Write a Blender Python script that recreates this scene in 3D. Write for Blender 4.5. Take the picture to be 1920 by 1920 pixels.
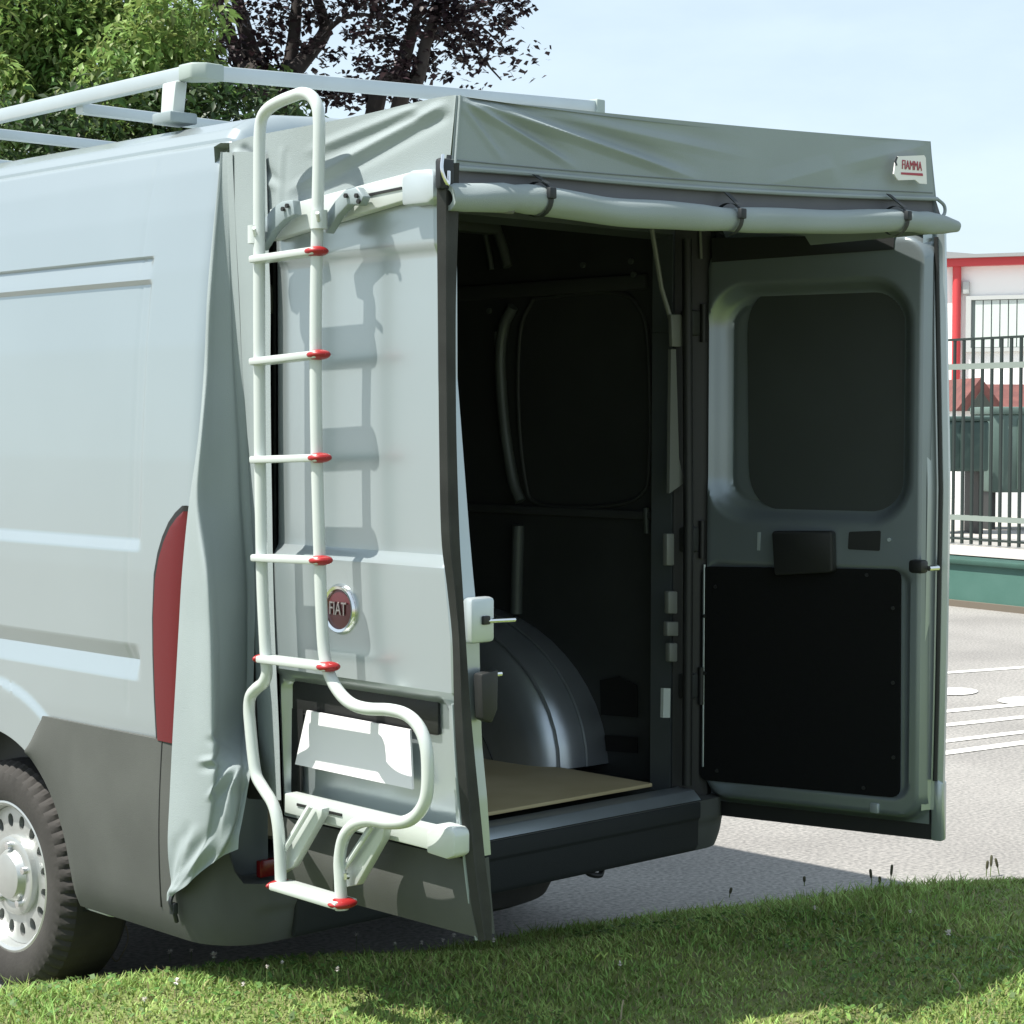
import bpy, bmesh, math, random
import numpy as np
from mathutils import Vector, Matrix
random.seed(7); rng = np.random.default_rng(7)
SC = bpy.context.scene; COL = SC.collection
for o in list(bpy.data.objects): bpy.data.objects.remove(o)

# ------------------------------------------------------------------ camera
# world frame: X across the van (right seen from behind), Y towards its nose, Z up, rear face at Y = 0
FPX = 3800.33; CAM = np.array([-4.0317, -4.265, 1.6907]); YAW, PITCH, ROLL = .7616, -.0423, .0021
_f = np.array([math.sin(YAW)*math.cos(PITCH), math.cos(YAW)*math.cos(PITCH), math.sin(PITCH)])
_r = np.array([math.cos(YAW), -math.sin(YAW), 0.]); _u = np.cross(_r, _f)
_r, _u = math.cos(ROLL)*_r + math.sin(ROLL)*_u, -math.sin(ROLL)*_r + math.cos(ROLL)*_u
cd = bpy.data.cameras.new('camera'); cam = bpy.data.objects.new('camera', cd); COL.objects.link(cam)
cd.sensor_width = 36; cd.lens = FPX/1920*36; cd.clip_start = .05; cd.clip_end = 3000
m = Matrix.Identity(4)
for i in range(3):
    m[i][0] = _r[i]; m[i][1] = _u[i]; m[i][2] = -_f[i]; m[i][3] = CAM[i]
cam.matrix_world = m; SC.camera = cam
SC.render.resolution_x = SC.render.resolution_y = 1024
# ------------------------------------------------------------------ sky, sun, exposure
SUN = Vector((-.52, .25, 1.0)).normalized()             # towards the sun
ELEV = math.asin(SUN.z); AZ = math.atan2(SUN.x, SUN.y)
W = bpy.data.worlds.new('World'); SC.world = W; W.use_nodes = True
nt = W.node_tree; nt.nodes.clear()
wo = nt.nodes.new('ShaderNodeOutputWorld'); bg = nt.nodes.new('ShaderNodeBackground')
sk = nt.nodes.new('ShaderNodeTexSky'); sk.sky_type = 'NISHITA'; sk.sun_disc = False
sk.sun_elevation = ELEV; sk.sun_rotation = AZ; sk.dust_density = 1.6; sk.air_density = 1.0; sk.ozone_density = 1.2
tc = nt.nodes.new('ShaderNodeTexCoord'); mp = nt.nodes.new('ShaderNodeMapping'); mp.inputs['Scale'].default_value = (1.6, 1.6, 5.0)
nz = nt.nodes.new('ShaderNodeTexNoise'); nz.inputs['Scale'].default_value = 2.2; nz.inputs['Detail'].default_value = 6; nz.inputs['Roughness'].default_value = .55
rp = nt.nodes.new('ShaderNodeValToRGB'); rp.color_ramp.elements[0].position = .40; rp.color_ramp.elements[0].color = (.52,)*3+(1,)
rp.color_ramp.elements[1].position = .72; rp.color_ramp.elements[1].color = (.74,)*3+(1,)
mx = nt.nodes.new('ShaderNodeMix'); mx.data_type = 'RGBA'; mx.inputs['B'].default_value = (6.9, 8.1, 8.9, 1)   # thin high cloud
nt.links.new(tc.outputs['Generated'], mp.inputs['Vector']); nt.links.new(mp.outputs[0], nz.inputs['Vector'])
nt.links.new(nz.outputs['Fac'], rp.inputs[0]); nt.links.new(rp.outputs['Color'], mx.inputs['Factor'])
nt.links.new(sk.outputs[0], mx.inputs['A']); nt.links.new(mx.outputs['Result'], bg.inputs['Color'])
bg.inputs['Strength'].default_value = .085; nt.links.new(bg.outputs[0], wo.inputs[0])
sl = bpy.data.lights.new('sun', 'SUN'); sl.energy = 5.0; sl.angle = math.radians(.53); sl.color = (1, .955, .88)
so = bpy.data.objects.new('sun', sl); COL.objects.link(so); so.rotation_euler = SUN.to_track_quat('Z', 'Y').to_euler(); so.location = (-6, 3, 12)
SC.view_settings.view_transform = 'Standard'; SC.view_settings.look = 'None'; SC.view_settings.gamma = 1
SC.view_settings.use_curve_mapping = False; SC.view_settings.exposure = .82

# ------------------------------------------------------------------ pixel -> point on a known plane
def ray(x, y): return _f + _r*(x-960)/FPX - _u*(y-960)/FPX
def at(x, y, axis, val):
    d = ray(x, y); return CAM + d*((val-CAM[axis])/d[axis])
def atpl(x, y, P, N):
    d = ray(x, y); N = np.array(N, float); return CAM + d*(((np.array(P)-CAM)@N)/(d@N))
def adep(x, y, dep): return CAM + ray(x, y)*dep          # at a depth along the view axis (things behind the van)

# ------------------------------------------------------------------ materials
MATS = {}
def mat(name, col, rough=.6, metal=0., var=0., vscale=6., bump=0., bscale=60., coat=0., spec=.5, col2=None, trans=0., island=0., detail=4.):
    if name in MATS: return MATS[name]
    M = bpy.data.materials.new(name); M.use_nodes = True; t = M.node_tree; p = t.nodes['Principled BSDF']
    p.inputs['Base Color'].default_value = (*col, 1); p.inputs['Roughness'].default_value = rough; p.inputs['Metallic'].default_value = metal
    p.inputs['Coat Weight'].default_value = coat; p.inputs['Coat Roughness'].default_value = .06; p.inputs['Specular IOR Level'].default_value = spec
    c2 = col2 if col2 else tuple(max(0, c*(1-var)) for c in col)
    src = None
    if var or col2:
        co = t.nodes.new('ShaderNodeTexCoord'); n = t.nodes.new('ShaderNodeTexNoise'); n.inputs['Scale'].default_value = vscale; n.inputs['Detail'].default_value = detail
        r = t.nodes.new('ShaderNodeValToRGB'); r.color_ramp.elements[0].position = .32; r.color_ramp.elements[1].position = .68
        r.color_ramp.elements[0].color = (*c2, 1); r.color_ramp.elements[1].color = (*col, 1)
        t.links.new(co.outputs['Object'], n.inputs['Vector']); t.links.new(n.outputs['Fac'], r.inputs[0]); src = r.outputs[0]
    if island:
        g = t.nodes.new('ShaderNodeNewGeometry'); h = t.nodes.new('ShaderNodeHueSaturation')
        mr = t.nodes.new('ShaderNodeMapRange'); mr.inputs['To Min'].default_value = 1-island; mr.inputs['To Max'].default_value = 1+island
        mr2 = t.nodes.new('ShaderNodeMapRange'); mr2.inputs['To Min'].default_value = .5-island*.06; mr2.inputs['To Max'].default_value = .5+island*.05
        t.links.new(g.outputs['Random Per Island'], mr.inputs['Value']); t.links.new(mr.outputs[0], h.inputs['Value'])
        t.links.new(g.outputs['Random Per Island'], mr2.inputs['Value']); t.links.new(mr2.outputs[0], h.inputs['Hue'])
        if src is not None: t.links.new(src, h.inputs['Color'])
        else: h.inputs['Color'].default_value = (*col, 1)
        src = h.outputs[0]
    if src is not None: t.links.new(src, p.inputs['Base Color'])
    if bump:
        co2 = t.nodes.new('ShaderNodeTexCoord'); n2 = t.nodes.new('ShaderNodeTexNoise'); n2.inputs['Scale'].default_value = bscale; n2.inputs['Detail'].default_value = 6
        b = t.nodes.new('ShaderNodeBump'); b.inputs['Strength'].default_value = bump; b.inputs['Distance'].default_value = .004
        t.links.new(co2.outputs['Object'], n2.inputs['Vector']); t.links.new(n2.outputs['Fac'], b.inputs['Height']); t.links.new(b.outputs[0], p.inputs['Normal'])
    if trans:
        out = [n for n in t.nodes if n.type == 'OUTPUT_MATERIAL'][0]; tr = t.nodes.new('ShaderNodeBsdfTranslucent'); ms = t.nodes.new('ShaderNodeMixShader')
        ms.inputs[0].default_value = trans; tr.inputs['Color'].default_value = (*col, 1)
        if src is not None: t.links.new(src, tr.inputs['Color'])
        t.links.new(p.outputs[0], ms.inputs[1]); t.links.new(tr.outputs[0], ms.inputs[2]); t.links.new(ms.outputs[0], out.inputs['Surface'])
    MATS[name] = M; return M
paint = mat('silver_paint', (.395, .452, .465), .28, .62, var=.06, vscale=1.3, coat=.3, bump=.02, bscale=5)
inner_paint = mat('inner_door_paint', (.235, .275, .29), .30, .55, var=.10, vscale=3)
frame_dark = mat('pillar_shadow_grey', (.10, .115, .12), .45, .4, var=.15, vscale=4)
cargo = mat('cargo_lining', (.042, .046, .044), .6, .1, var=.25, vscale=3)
arch_m = mat('wheel_housing_metal', (.46, .50, .53), .32, .75, var=.2, vscale=5)
plastic = mat('grey_bumper_plastic', (.085, .090, .084), .82, 0, var=.14, vscale=5, bump=.15, bscale=400, spec=.2)
black = mat('black_plastic', (.012, .013, .013), .55, bump=.1, bscale=200)
rubber = mat('tyre_rubber', (.042, .039, .036), .85, var=.35, vscale=9, bump=.25, bscale=90)
rimm = mat('wheel_silver', (.50, .52, .51), .36, .7, var=.10, vscale=12)
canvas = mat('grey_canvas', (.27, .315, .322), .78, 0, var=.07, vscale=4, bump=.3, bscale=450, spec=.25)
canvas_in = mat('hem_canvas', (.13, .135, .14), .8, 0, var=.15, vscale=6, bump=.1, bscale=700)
strapm = mat('charcoal_webbing', (.035, .036, .034), .8, 0, var=.35, vscale=14, bump=.3, bscale=500)
blackstrap = mat('black_strap', (.010, .014, .017), .6)
white_al = mat('white_painted_aluminium', (.52, .565, .545), .34, .15, var=.05, vscale=8)
rack_al = mat('anodised_aluminium', (.50, .56, .58), .40, .5, var=.07, vscale=7)
bracketm = mat('grey_bracket', (.27, .325, .34), .5, .2, var=.08, vscale=9)
redp = mat('red_end_cap', (.30, .012, .014), .42)
lens = mat('tail_light_red', (.105, .004, .006), .22, coat=0)
chrome = mat('chrome', (.75, .76, .76), .16, 1.)
badge_red = mat('badge_dark_red', (.10, .022, .026), .3, .2, coat=.3)
plate_m = mat('plate_white', (.70, .70, .71), .5)
wood = mat('plywood', (.46, .39, .24), .65, 0, col2=(.36, .30, .17), vscale=3)
sillm = mat('sill_metal', (.40, .45, .48), .35, .7, var=.1)

# ------------------------------------------------------------------ mesh helpers
def tag(o, label=None, cat=None, group=None, kind=None):
    if label: o['label'] = label
    if cat: o['category'] = cat
    if group: o['group'] = group
    if kind: o['kind'] = kind
    return o
def empty(name, loc, label, cat, group=None):
    o = bpy.data.objects.new(name, None); COL.objects.link(o); o.location = loc; o.empty_display_size = .2
    return tag(o, label, cat, group)
def link(name, me, m, parent=None, smooth=True, ang=40):
    if m is not None: me.materials.append(m)
    if smooth:
        me.polygons.foreach_set('use_smooth', [True]*len(me.polygons))
        try: me.set_sharp_from_angle(angle=math.radians(ang))
        except Exception: pass
    o = bpy.data.objects.new(name, me); COL.objects.link(o)
    if parent is not None:
        o.parent = parent
        o.matrix_parent_inverse = Matrix.Translation(-parent.location)   # every mesh is written in world coordinates
    return o
class MB:
    def __init__(s): s.v = []; s.f = []
    def add(s, V, Fc):
        n = len(s.v); s.v += [tuple(map(float, p)) for p in V]; s.f += [tuple(i+n for i in q) for q in Fc]; return s
    def box(s, c, size, R=None):
        R = np.eye(3) if R is None else np.array(R, float); c = np.array(c, float); h = np.array(size, float)/2
        V = [c + R@(h*np.array(k)) for k in [(-1,-1,-1),(1,-1,-1),(1,1,-1),(-1,1,-1),(-1,-1,1),(1,-1,1),(1,1,1),(-1,1,1)]]
        return s.add(V, [(0,3,2,1),(4,5,6,7),(0,1,5,4),(1,2,6,5),(2,3,7,6),(3,0,4,7)])
    def tube(s, pts, r, seg=12, cap=True, up=(0,0,1)):
        P = np.array(pts, float); n = len(P); rr = np.full(n, r) if np.isscalar(r) else np.array(r, float)
        T = np.gradient(P, axis=0); T /= np.linalg.norm(T, axis=1)[:, None]+1e-12
        a = np.cross(T[0], up)
        if np.linalg.norm(a) < 1e-3: a = np.cross(T[0], (1, .1, 0))
        a /= np.linalg.norm(a); V = []
        for i in range(n):
            a = a - T[i]*(a@T[i]); a /= np.linalg.norm(a); b = np.cross(T[i], a)
            for k in range(seg):
                t = 2*math.pi*k/seg; V.append(P[i]+rr[i]*(math.cos(t)*a+math.sin(t)*b))
        Fc = [(i*seg+k, i*seg+(k+1) % seg, (i+1)*seg+(k+1) % seg, (i+1)*seg+k) for i in range(n-1) for k in range(seg)]
        if cap: Fc += [tuple(range(seg-1, -1, -1)), tuple(range((n-1)*seg, n*seg))]
        return s.add(V, Fc)
    def grid(s, G, flip=False):
        G = np.array(G); a, b = G.shape[:2]; V = G.reshape(-1, 3)
        Fc = [(i*b+j, i*b+j+1, (i+1)*b+j+1, (i+1)*b+j) for i in range(a-1) for j in range(b-1)]
        if flip: Fc = [q[::-1] for q in Fc]
        return s.add(V, Fc)
    def slab(s, poly, off):          # closed prism: polygon + offset vector
        P = np.array(poly, float); Q = P+np.array(off, float); n = len(P)
        return s.add(list(P)+list(Q), [tuple(range(n-1, -1, -1)), tuple(range(n, 2*n))]+[(i, (i+1) % n, n+(i+1) % n, n+i) for i in range(n)])
    def lathe(s, prof, c, axis='x', seg=48, close=False):
        V = []
        for (r, h) in prof:
            for k in range(seg):
                t = 2*math.pi*k/seg; a, b = r*math.cos(t), r*math.sin(t)
                V.append((c[0]+h, c[1]+a, c[2]+b) if axis == 'x' else ((c[0]+a, c[1]+h, c[2]+b) if axis == 'y' else (c[0]+a, c[1]+b, c[2]+h)))
        n = len(prof); Fc = [(i*seg+k, i*seg+(k+1) % seg, (i+1)*seg+(k+1) % seg, (i+1)*seg+k) for i in range(n-1) for k in range(seg)]
        return s.add(V, Fc)
    def build(s, name, m, parent=None, smooth=True, bevel=0, ang=40, recalc=True):
        me = bpy.data.meshes.new(name); me.from_pydata(s.v, [], s.f)
        if recalc or bevel:
            bm = bmesh.new(); bm.from_mesh(me)
            if recalc: bmesh.ops.recalc_face_normals(bm, faces=bm.faces)
            if bevel:
                ed = [e for e in bm.edges if len(e.link_faces) == 2 and e.calc_face_angle(0) > .6]
                bmesh.ops.bevel(bm, geom=ed, offset=bevel, segments=2, affect='EDGES', profile=.5)
            bm.to_mesh(me); bm.free()
        return link(name, me, m, parent, smooth, ang)
def npmesh(name, V, Fq, m, parent=None, smooth=False):     # fast: V (n,3), Fq (k,q)
    me = bpy.data.meshes.new(name); V = np.ascontiguousarray(V, np.float32); Fq = np.ascontiguousarray(Fq, np.int32); k, q = Fq.shape
    me.vertices.add(len(V)); me.vertices.foreach_set('co', V.ravel()); me.loops.add(k*q); me.loops.foreach_set('vertex_index', Fq.ravel())
    me.polygons.add(k); me.polygons.foreach_set('loop_start', np.arange(0, k*q, q, dtype=np.int32)); me.polygons.foreach_set('loop_total', np.full(k, q, np.int32))
    me.update(calc_edges=True); me.validate()
    return link(name, me, m, parent, smooth)
def spline(pts, n=8):
    P = [np.array(p, float) for p in pts]; P = [2*P[0]-P[1]]+P+[2*P[-1]-P[-2]]; out = []
    for i in range(1, len(P)-2):
        for k in range(n):
            t = k/n; a, b, c, d = P[i-1], P[i], P[i+1], P[i+2]
            out.append(.5*((2*b)+(c-a)*t+(2*a-5*b+4*c-d)*t*t+(3*b-a-3*c+d)*t**3))
    out.append(P[-2]); return out
def tent(d, w):            # creased fold profile
    return np.maximum(0, 1-np.abs(d)/(1.5*w))**1.25
def sst(a, b, x):
    t = np.clip((np.asarray(x, float)-a)/(b-a), 0, 1); return t*t*(3-2*t)
def vnoise(x, y, seed=0):            # cheap smooth noise, about -1..1
    r_ = np.random.default_rng(seed); s = 0
    for k in range(9):
        a = r_.uniform(0, 2*math.pi); fq = r_.uniform(.5, 1.9); s = s+np.sin((np.cos(a)*x+np.sin(a)*y)*fq+r_.uniform(0, 6.3))
    return s/4.

# ================================================================== GROUND
asph = mat('asphalt', (.31, .30, .285), .9, 0, col2=(.15, .148, .145), vscale=55, bump=.6, bscale=160, detail=8)
t = asph.node_tree; p = t.nodes['Principled BSDF']      # large soft stains over the fine grain
rs = p.inputs['Base Color'].links[0].from_socket; n = t.nodes.new('ShaderNodeTexNoise'); n.inputs['Scale'].default_value = .8; n.inputs['Detail'].default_value = 5
co = t.nodes.new('ShaderNodeTexCoord'); t.links.new(co.outputs['Object'], n.inputs['Vector'])
r2 = t.nodes.new('ShaderNodeValToRGB'); r2.color_ramp.elements[0].position = .3; r2.color_ramp.elements[1].position = .7
r2.color_ramp.elements[0].color = (.80, .79, .78, 1); r2.color_ramp.elements[1].color = (1.15, 1.14, 1.12, 1)
mm = t.nodes.new('ShaderNodeMix'); mm.data_type = 'RGBA'; mm.blend_type = 'MULTIPLY'; mm.inputs['Factor'].default_value = 1
t.links.new(n.outputs['Fac'], r2.inputs[0]); t.links.new(rs, mm.inputs['A']); t.links.new(r2.outputs[0], mm.inputs['B']); t.links.new(mm.outputs['Result'], p.inputs['Base Color'])
o = MB().add([(-300,-300,0),(300,-300,0),(300,300,0),(-300,300,0)], [(0,1,2,3)]).build('asphalt_ground', asph, smooth=False); tag(o, kind='structure')
EX = np.array([-9,-3,-1.0,-.57,-.3,0,.57,.8,1.29,1.82,2.38,4,9.]); EY = np.array([3.9,1.9,1.06,.90,.72,.58,.50,.44,.34,.02,-.30,-1.3,-4.8])
def yedge(x): return np.interp(x, EX, EY)
def gz(x, y):
    s = (yedge(x)-y)*.85 + .035*vnoise(np.asarray(x)*3, np.asarray(y)*3, 5)
    return .006 + .21*sst(-.05, .9, s) + .05*sst(.8, 2.6, s) + np.where(s > 0, .012, -.02)*np.clip(np.abs(s)*8, 0, 1) + .012*vnoise(np.asarray(x)*2.2, np.asarray(y)*2.2, 3)*sst(.1, .6, s)
gx = np.linspace(-9, 9, 181); gv = np.linspace(0, 1, 90)**1.3
G = np.zeros((90, 181, 3))
for i, v in enumerate(gv):
    yy = yedge(gx)+.06-v*9; G[i, :, 0] = gx; G[i, :, 1] = yy; G[i, :, 2] = gz(gx, yy)
soil = mat('turf_soil', (.15, .21, .055), .95, 0, col2=(.14, .14, .06), vscale=14, bump=.5, bscale=60)
o = MB().grid(G).build('grass_verge_ground', soil); tag(o, kind='structure')

def blades(n, x0, x1, y0, y1, hmin, hmax, wd, seed, test=None):
    g = np.random.default_rng(seed); x = g.uniform(x0, x1, n); y = g.uniform(y0, y1, n)
    s = yedge(x)-y+.05*vnoise(x*3.1, y*3.1, 11)+g.normal(0, .025, n); k = s > -.02
    d = (x-CAM[0])*_f[0]+(y-CAM[1])*_f[1]; l = (x-CAM[0])*_r[0]+(y-CAM[1])*_r[1]
    k &= (np.abs(l) < .31*d+.5)
    k &= ~((np.abs(np.abs(x)-.87) < .13) & (y > .82) & (y < 1.42))
    x, y = x[k], y[k]; n = len(x); cl = .5+.5*vnoise(x*5, y*5, 21)
    h = g.uniform(hmin, hmax, n)*np.interp(s[k], [0, .25], [.55, 1.])*(.7+.55*np.clip(cl, 0, 1.3)); a = g.uniform(0, 2*math.pi, n); w = wd*g.uniform(.6, 1.3, n); ln = h*g.uniform(.2, 1.5, n)
    b = np.stack([x, y, gz(x, y)-.004], 1); sd = np.stack([np.cos(a), np.sin(a), 0*a], 1)*w[:, None]; a2 = a+math.pi/2+g.normal(0, .5, n)
    ld = np.stack([np.cos(a2), np.sin(a2), 0*a], 1)*ln[:, None]; up = np.array([0, 0, 1.])
    V = np.stack([b-sd, b+sd, b+sd*.75+ld*.35+up*(h*.6)[:, None], b-sd*.75+ld*.35+up*(h*.6)[:, None], b+ld+up*h[:, None]], 1).reshape(-1, 3)
    i = np.arange(n)[:, None]*5
    F = np.concatenate([i+np.array([[0,1,2]]), i+np.array([[0,2,3]]), i+np.array([[3,2,4]])]); return V, F
grass_m = mat('grass_blades', (.32, .42, .125), .6, 0, col2=(.17, .27, .065), vscale=4.5, trans=.3, island=.5, spec=.25)
V1, F1 = blades(300000, -3.2, 3.4, -3.2, 1.6, .010, .030, .0027, 31)
V2, F2 = blades(70000, -3.2, 3.4, -3.2, 1.6, .020, .055, .0026, 33)
V3, F3 = blades(120000, -1.6, 3.2, -1.4, 1.3, .03, .075, .0022, 35)
kk = (yedge(V3[::5, 0])-V3[::5, 1] < .13) & (vnoise(V3[::5, 0]*7, V3[::5, 1]*7, 57) > .25); ids = np.where(kk)[0]; V3 = V3.reshape(-1, 5, 3)[ids].reshape(-1, 3); i_ = np.arange(len(ids))[:, None]*5
F3 = np.concatenate([i_+np.array([[0,1,2]]), i_+np.array([[0,2,3]]), i_+np.array([[3,2,4]])])
kk = (vnoise(V2[::5, 0]*2.3, V2[::5, 1]*2.3, 52) > .1); ids = np.where(kk)[0]; V2 = V2.reshape(-1, 5, 3)[ids].reshape(-1, 3); i_ = np.arange(len(ids))[:, None]*5
F2 = np.concatenate([i_+np.array([[0,1,2]]), i_+np.array([[0,2,3]]), i_+np.array([[3,2,4]])])
o = npmesh('grass', np.concatenate([V1, V2, V3]), np.concatenate([F1, F2+len(V1), F3+len(V1)+len(V2)]), grass_m); tag(o, 'short green lawn grass with clover on the verge', 'grass', kind='stuff')
dry_m = mat('dry_grass', (.30, .28, .13), .8, 0, trans=.25, island=.3)
V1, F1 = blades(36000, -3.2, 3.4, -3.2, 1.6, .010, .034, .0020, 32)
o = npmesh('dry_grass', V1, F1, dry_m); tag(o, 'straw coloured dry blades scattered through the lawn', 'grass', kind='stuff')
# broad clover-like leaves
g = np.random.default_rng(5); n = 26000; x = g.uniform(-3, 3.2, n); y = g.uniform(-2.6, 1.4, n); k = (yedge(x)-y > .02) & (vnoise(x*2.6, y*2.6, 44) > .05)
x, y = x[k], y[k]; n = len(x); z = gz(x, y)+g.uniform(.012, .034, n); a = g.uniform(0, 6.3, n); w = g.uniform(.005, .010, n)
c = np.stack([x, y, z], 1); e1 = np.stack([np.cos(a), np.sin(a), g.normal(0, .35, n)], 1)*w[:, None]; e2 = np.stack([-np.sin(a), np.cos(a), g.normal(0, .35, n)], 1)*w[:, None]
V = np.stack([c-e1, c-e2*.8, c+e1, c+e2*.8], 1).reshape(-1, 3); F = np.arange(n)[:, None]*4+np.array([[0,1,2,3]])
clover_m = mat('clover_leaf', (.075, .15, .03), .6, trans=.25, island=.35)
o = npmesh('clover_leaves', V, F, clover_m); tag(o, 'small round clover leaves growing among the grass', 'clover', kind='stuff')

# ================================================================== VAN
VAN = empty('van', (0, 2.4, 0), 'silver panel van with both rear doors swung open, parked at the grass edge', 'van')
WY, WR, WZ = 1.117, .345, .345
PZ = np.array([.33,.42,.55,.9,1.3,1.6,1.9,2.1,2.25,2.36,2.425,2.47,2.50,2.52,2.532,2.538,2.54])
PX = np.array([.985,1.0,1.012,1.024,1.022,1.012,.995,.975,.952,.928,.905,.872,.825,.74,.58,.32,0.])
def bodyx(z): return np.interp(z, PZ[:12], PX[:12])
def roofh(y):  # roof line along the length
    return np.interp(y, [0, 3.0, 3.35, 4.25, 4.5, 4.95, 5.05], [2.54, 2.54, 2.44, 1.52, 1.36, 1.08, .95])
def side_off(y, z):       # pressed relief on the body side (metres inward)
    fade = sst(.335, .365, y)*sst(3.05, 2.95, y); d = np.zeros(np.broadcast(y, z).shape)
    up = np.where(z > 2.145, 0, np.where(z > 2.138, (2.145-z)/.007*.011, np.where(z > 2.082, .011*(z-2.082)/.056, 0)))
    mid = np.where(z > 2.082, 0, np.where(z > 2.069, (2.082-z)/.013*.013, np.where(z > 1.383, .013, np.where(z > 1.355, .013*(z-1.355)/.028, 0))))
    lo = np.where(z > 1.105, 0, np.where(z > 1.060, (1.105-z)/.045*.021, np.where(z > 1.005, .021*(z-1.005)/.055, 0)))
    d = (up+mid+lo)*fade
    d = d+.0025*np.exp(-((y-.40)/.006)**2)*sst(.9, .95, z)*sst(2.42, 2.38, z)             # panel joint
    d = d+.007*np.exp(-((z-2.436)/.0055)**2)                                             # roof gutter seam
    R = np.hypot(y-WY, z-WZ); d = d-.011*sst(.606, .585, R)
    R2 = np.hypot(y-WY-3.0, z-WZ); d = d-.011*sst(.606, .585, R2)*(z < .95)
    return d
ys = np.concatenate([np.array([.075,.0755,.077,.080,.085,.092,.099]), np.arange(.106, 1.75, .0095), np.arange(1.76, 5.06, .05), [5.05]])
zs = np.unique(np.concatenate([np.arange(.33, 2.40, .0105), [2.145,2.138,2.082,2.069,1.383,1.355,1.105,1.06,1.005], np.arange(2.40, 2.4725, .0045)]))
rc = .055; YE = .075
def section(y):
    yq = y-YE; ins = rc-math.sqrt(max(0, rc*rc-(rc-yq)**2)) if yq < rc else 0.
    xs = bodyx(zs)-side_off(np.full_like(zs, y), zs)
    tap = np.interp(y, [0, .5, 4.2, 5.05], [.012, 0, 0, .22]); hz = roofh(y)
    Pz = np.concatenate([zs, PZ[12:]]); Px = np.concatenate([xs, PX[12:]])
    cut = 1.0 if hz > 1.1 else .8
    if hz < 2.54: Pz = np.where(Pz > .8, .8+(Pz-.8)*(hz-.8)/1.74, Pz)
    Px = Px-tap*np.minimum(1, Px/.3)
    f = np.clip((Pz-1.9)/.6, 0, 1)
    return Px-ins*np.minimum(1, Px/.3), Pz-ins*.9*f
rows = [section(y) for y in ys]; nP = len(rows[0][0])
V = []; Fc = []
full = 2*nP-1
for y, (px, pz) in zip(ys, rows):
    V += [(-px[i], y, pz[i]) for i in range(nP)]+[(px[i], y, pz[i]) for i in range(nP-2, -1, -1)]
V = np.array(V)
RA = .45
for wy in (WY, WY+3.0):   # wheel openings: pull vertices just inside the circle onto it
    R = np.hypot(V[:, 1]-wy, V[:, 2]-WZ); k = (R < RA) & (R > RA-.014) if wy == WY else (R < RA) & (R > RA-.04)
    sc_ = RA/np.maximum(R, 1e-6); low = np.abs(V[:, 0]) > .7; k &= low
    V[k, 1] = wy+(V[k, 1]-wy)*sc_[k]; V[k, 2] = WZ+(V[k, 2]-WZ)*sc_[k]
def inarch(i): return any(math.hypot(V[i, 1]-wy, V[i, 2]-WZ) < RA-.002 and abs(V[i, 0]) > .7 for wy in (WY, WY+3.0))
ia = [inarch(i) for i in range(len(V))]
for a in range(len(ys)-1):
    for b in range(full-1):
        q = (a*full+b, a*full+b+1, (a+1)*full+b+1, (a+1)*full+b)
        if any(ia[i] for i in q): continue
        Fc.append(q)
n0 = len(V)-full
Fc.append(tuple(range(n0, n0+full)))
mb = MB(); mb.add(V, Fc); body = mb.build('body_shell', paint, VAN, ang=28)
# rear frame: from the rear edge of the shell to the door opening
px, pz = rows[0]; OL = np.concatenate([np.stack([-px, pz], 1), np.stack([px[-2::-1], pz[-2::-1]], 1)])
def openpt(x, z):
    hx, zb, zt = .80, .50, 2.30
    xx = max(-hx, min(hx, x)); zz = max(zb, min(zt, z))
    if abs(x) > hx and z > zt-.1: zz = min(zz, zt)
    return (xx, zz)
IN = [openpt(x, z) for x, z in OL]
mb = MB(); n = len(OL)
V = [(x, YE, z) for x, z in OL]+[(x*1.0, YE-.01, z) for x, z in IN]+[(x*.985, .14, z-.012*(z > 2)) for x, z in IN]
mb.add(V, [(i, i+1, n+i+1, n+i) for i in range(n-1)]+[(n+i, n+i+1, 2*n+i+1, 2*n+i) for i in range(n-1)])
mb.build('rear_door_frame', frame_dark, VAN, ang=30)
# cargo space lining
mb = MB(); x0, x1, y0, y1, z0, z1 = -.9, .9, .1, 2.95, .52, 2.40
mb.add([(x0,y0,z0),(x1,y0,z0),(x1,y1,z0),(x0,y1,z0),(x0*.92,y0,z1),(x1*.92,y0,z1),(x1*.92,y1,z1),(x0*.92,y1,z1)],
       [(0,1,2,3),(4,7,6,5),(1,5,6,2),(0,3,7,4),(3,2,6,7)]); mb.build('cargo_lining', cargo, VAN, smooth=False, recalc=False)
rib_m = mat('cargo_rib', (.11, .125, .118), .5, .3, var=.2)
def wallx(z): return .897-.0383*(z-.52)      # inner wall leans in towards the roof
def wp(x, y, off=.012):                        # pixel -> point on the leaning right cargo wall
    N_ = np.array([1., 0, .0383]); return atpl(x, y, np.array([wallx(1.4)-off, 0, 1.4]), N_)
for pts, r_ in (([(962,575),(945,612),(938,680),(946,800),(962,900),(976,940)], .020), ([(930,622),(936,720),(948,830),(956,905)], .008), ([(972,985),(970,1060),(968,1150)], .022), ([(905,418),(916,470),(922,505)], .010), ([(925,412),(940,455),(952,500)], .018), ([(1212,952),(1213,1000)], .010)):
    P3 = spline([wp(*q_) for q_ in pts], 6); rib = MB().tube(P3, r_, 10).build('wall_rib', rib_m, VAN)
    MB().tube([np.array([-q_[0], q_[1], q_[2]]) for q_ in P3], r_, 8).build('wall_rib', rib_m, VAN)
ol = [(1000,560),(1150,548),(1200,580),(1216,660),(1218,860),(1200,930),(1120,950),(1010,945),(985,900),(972,760),(976,620),(1000,560)]
MB().tube(spline([wp(x, y, .004) for x, y in ol], 5), .007, 8).build('panel_pressing', cargo, VAN)
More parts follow.
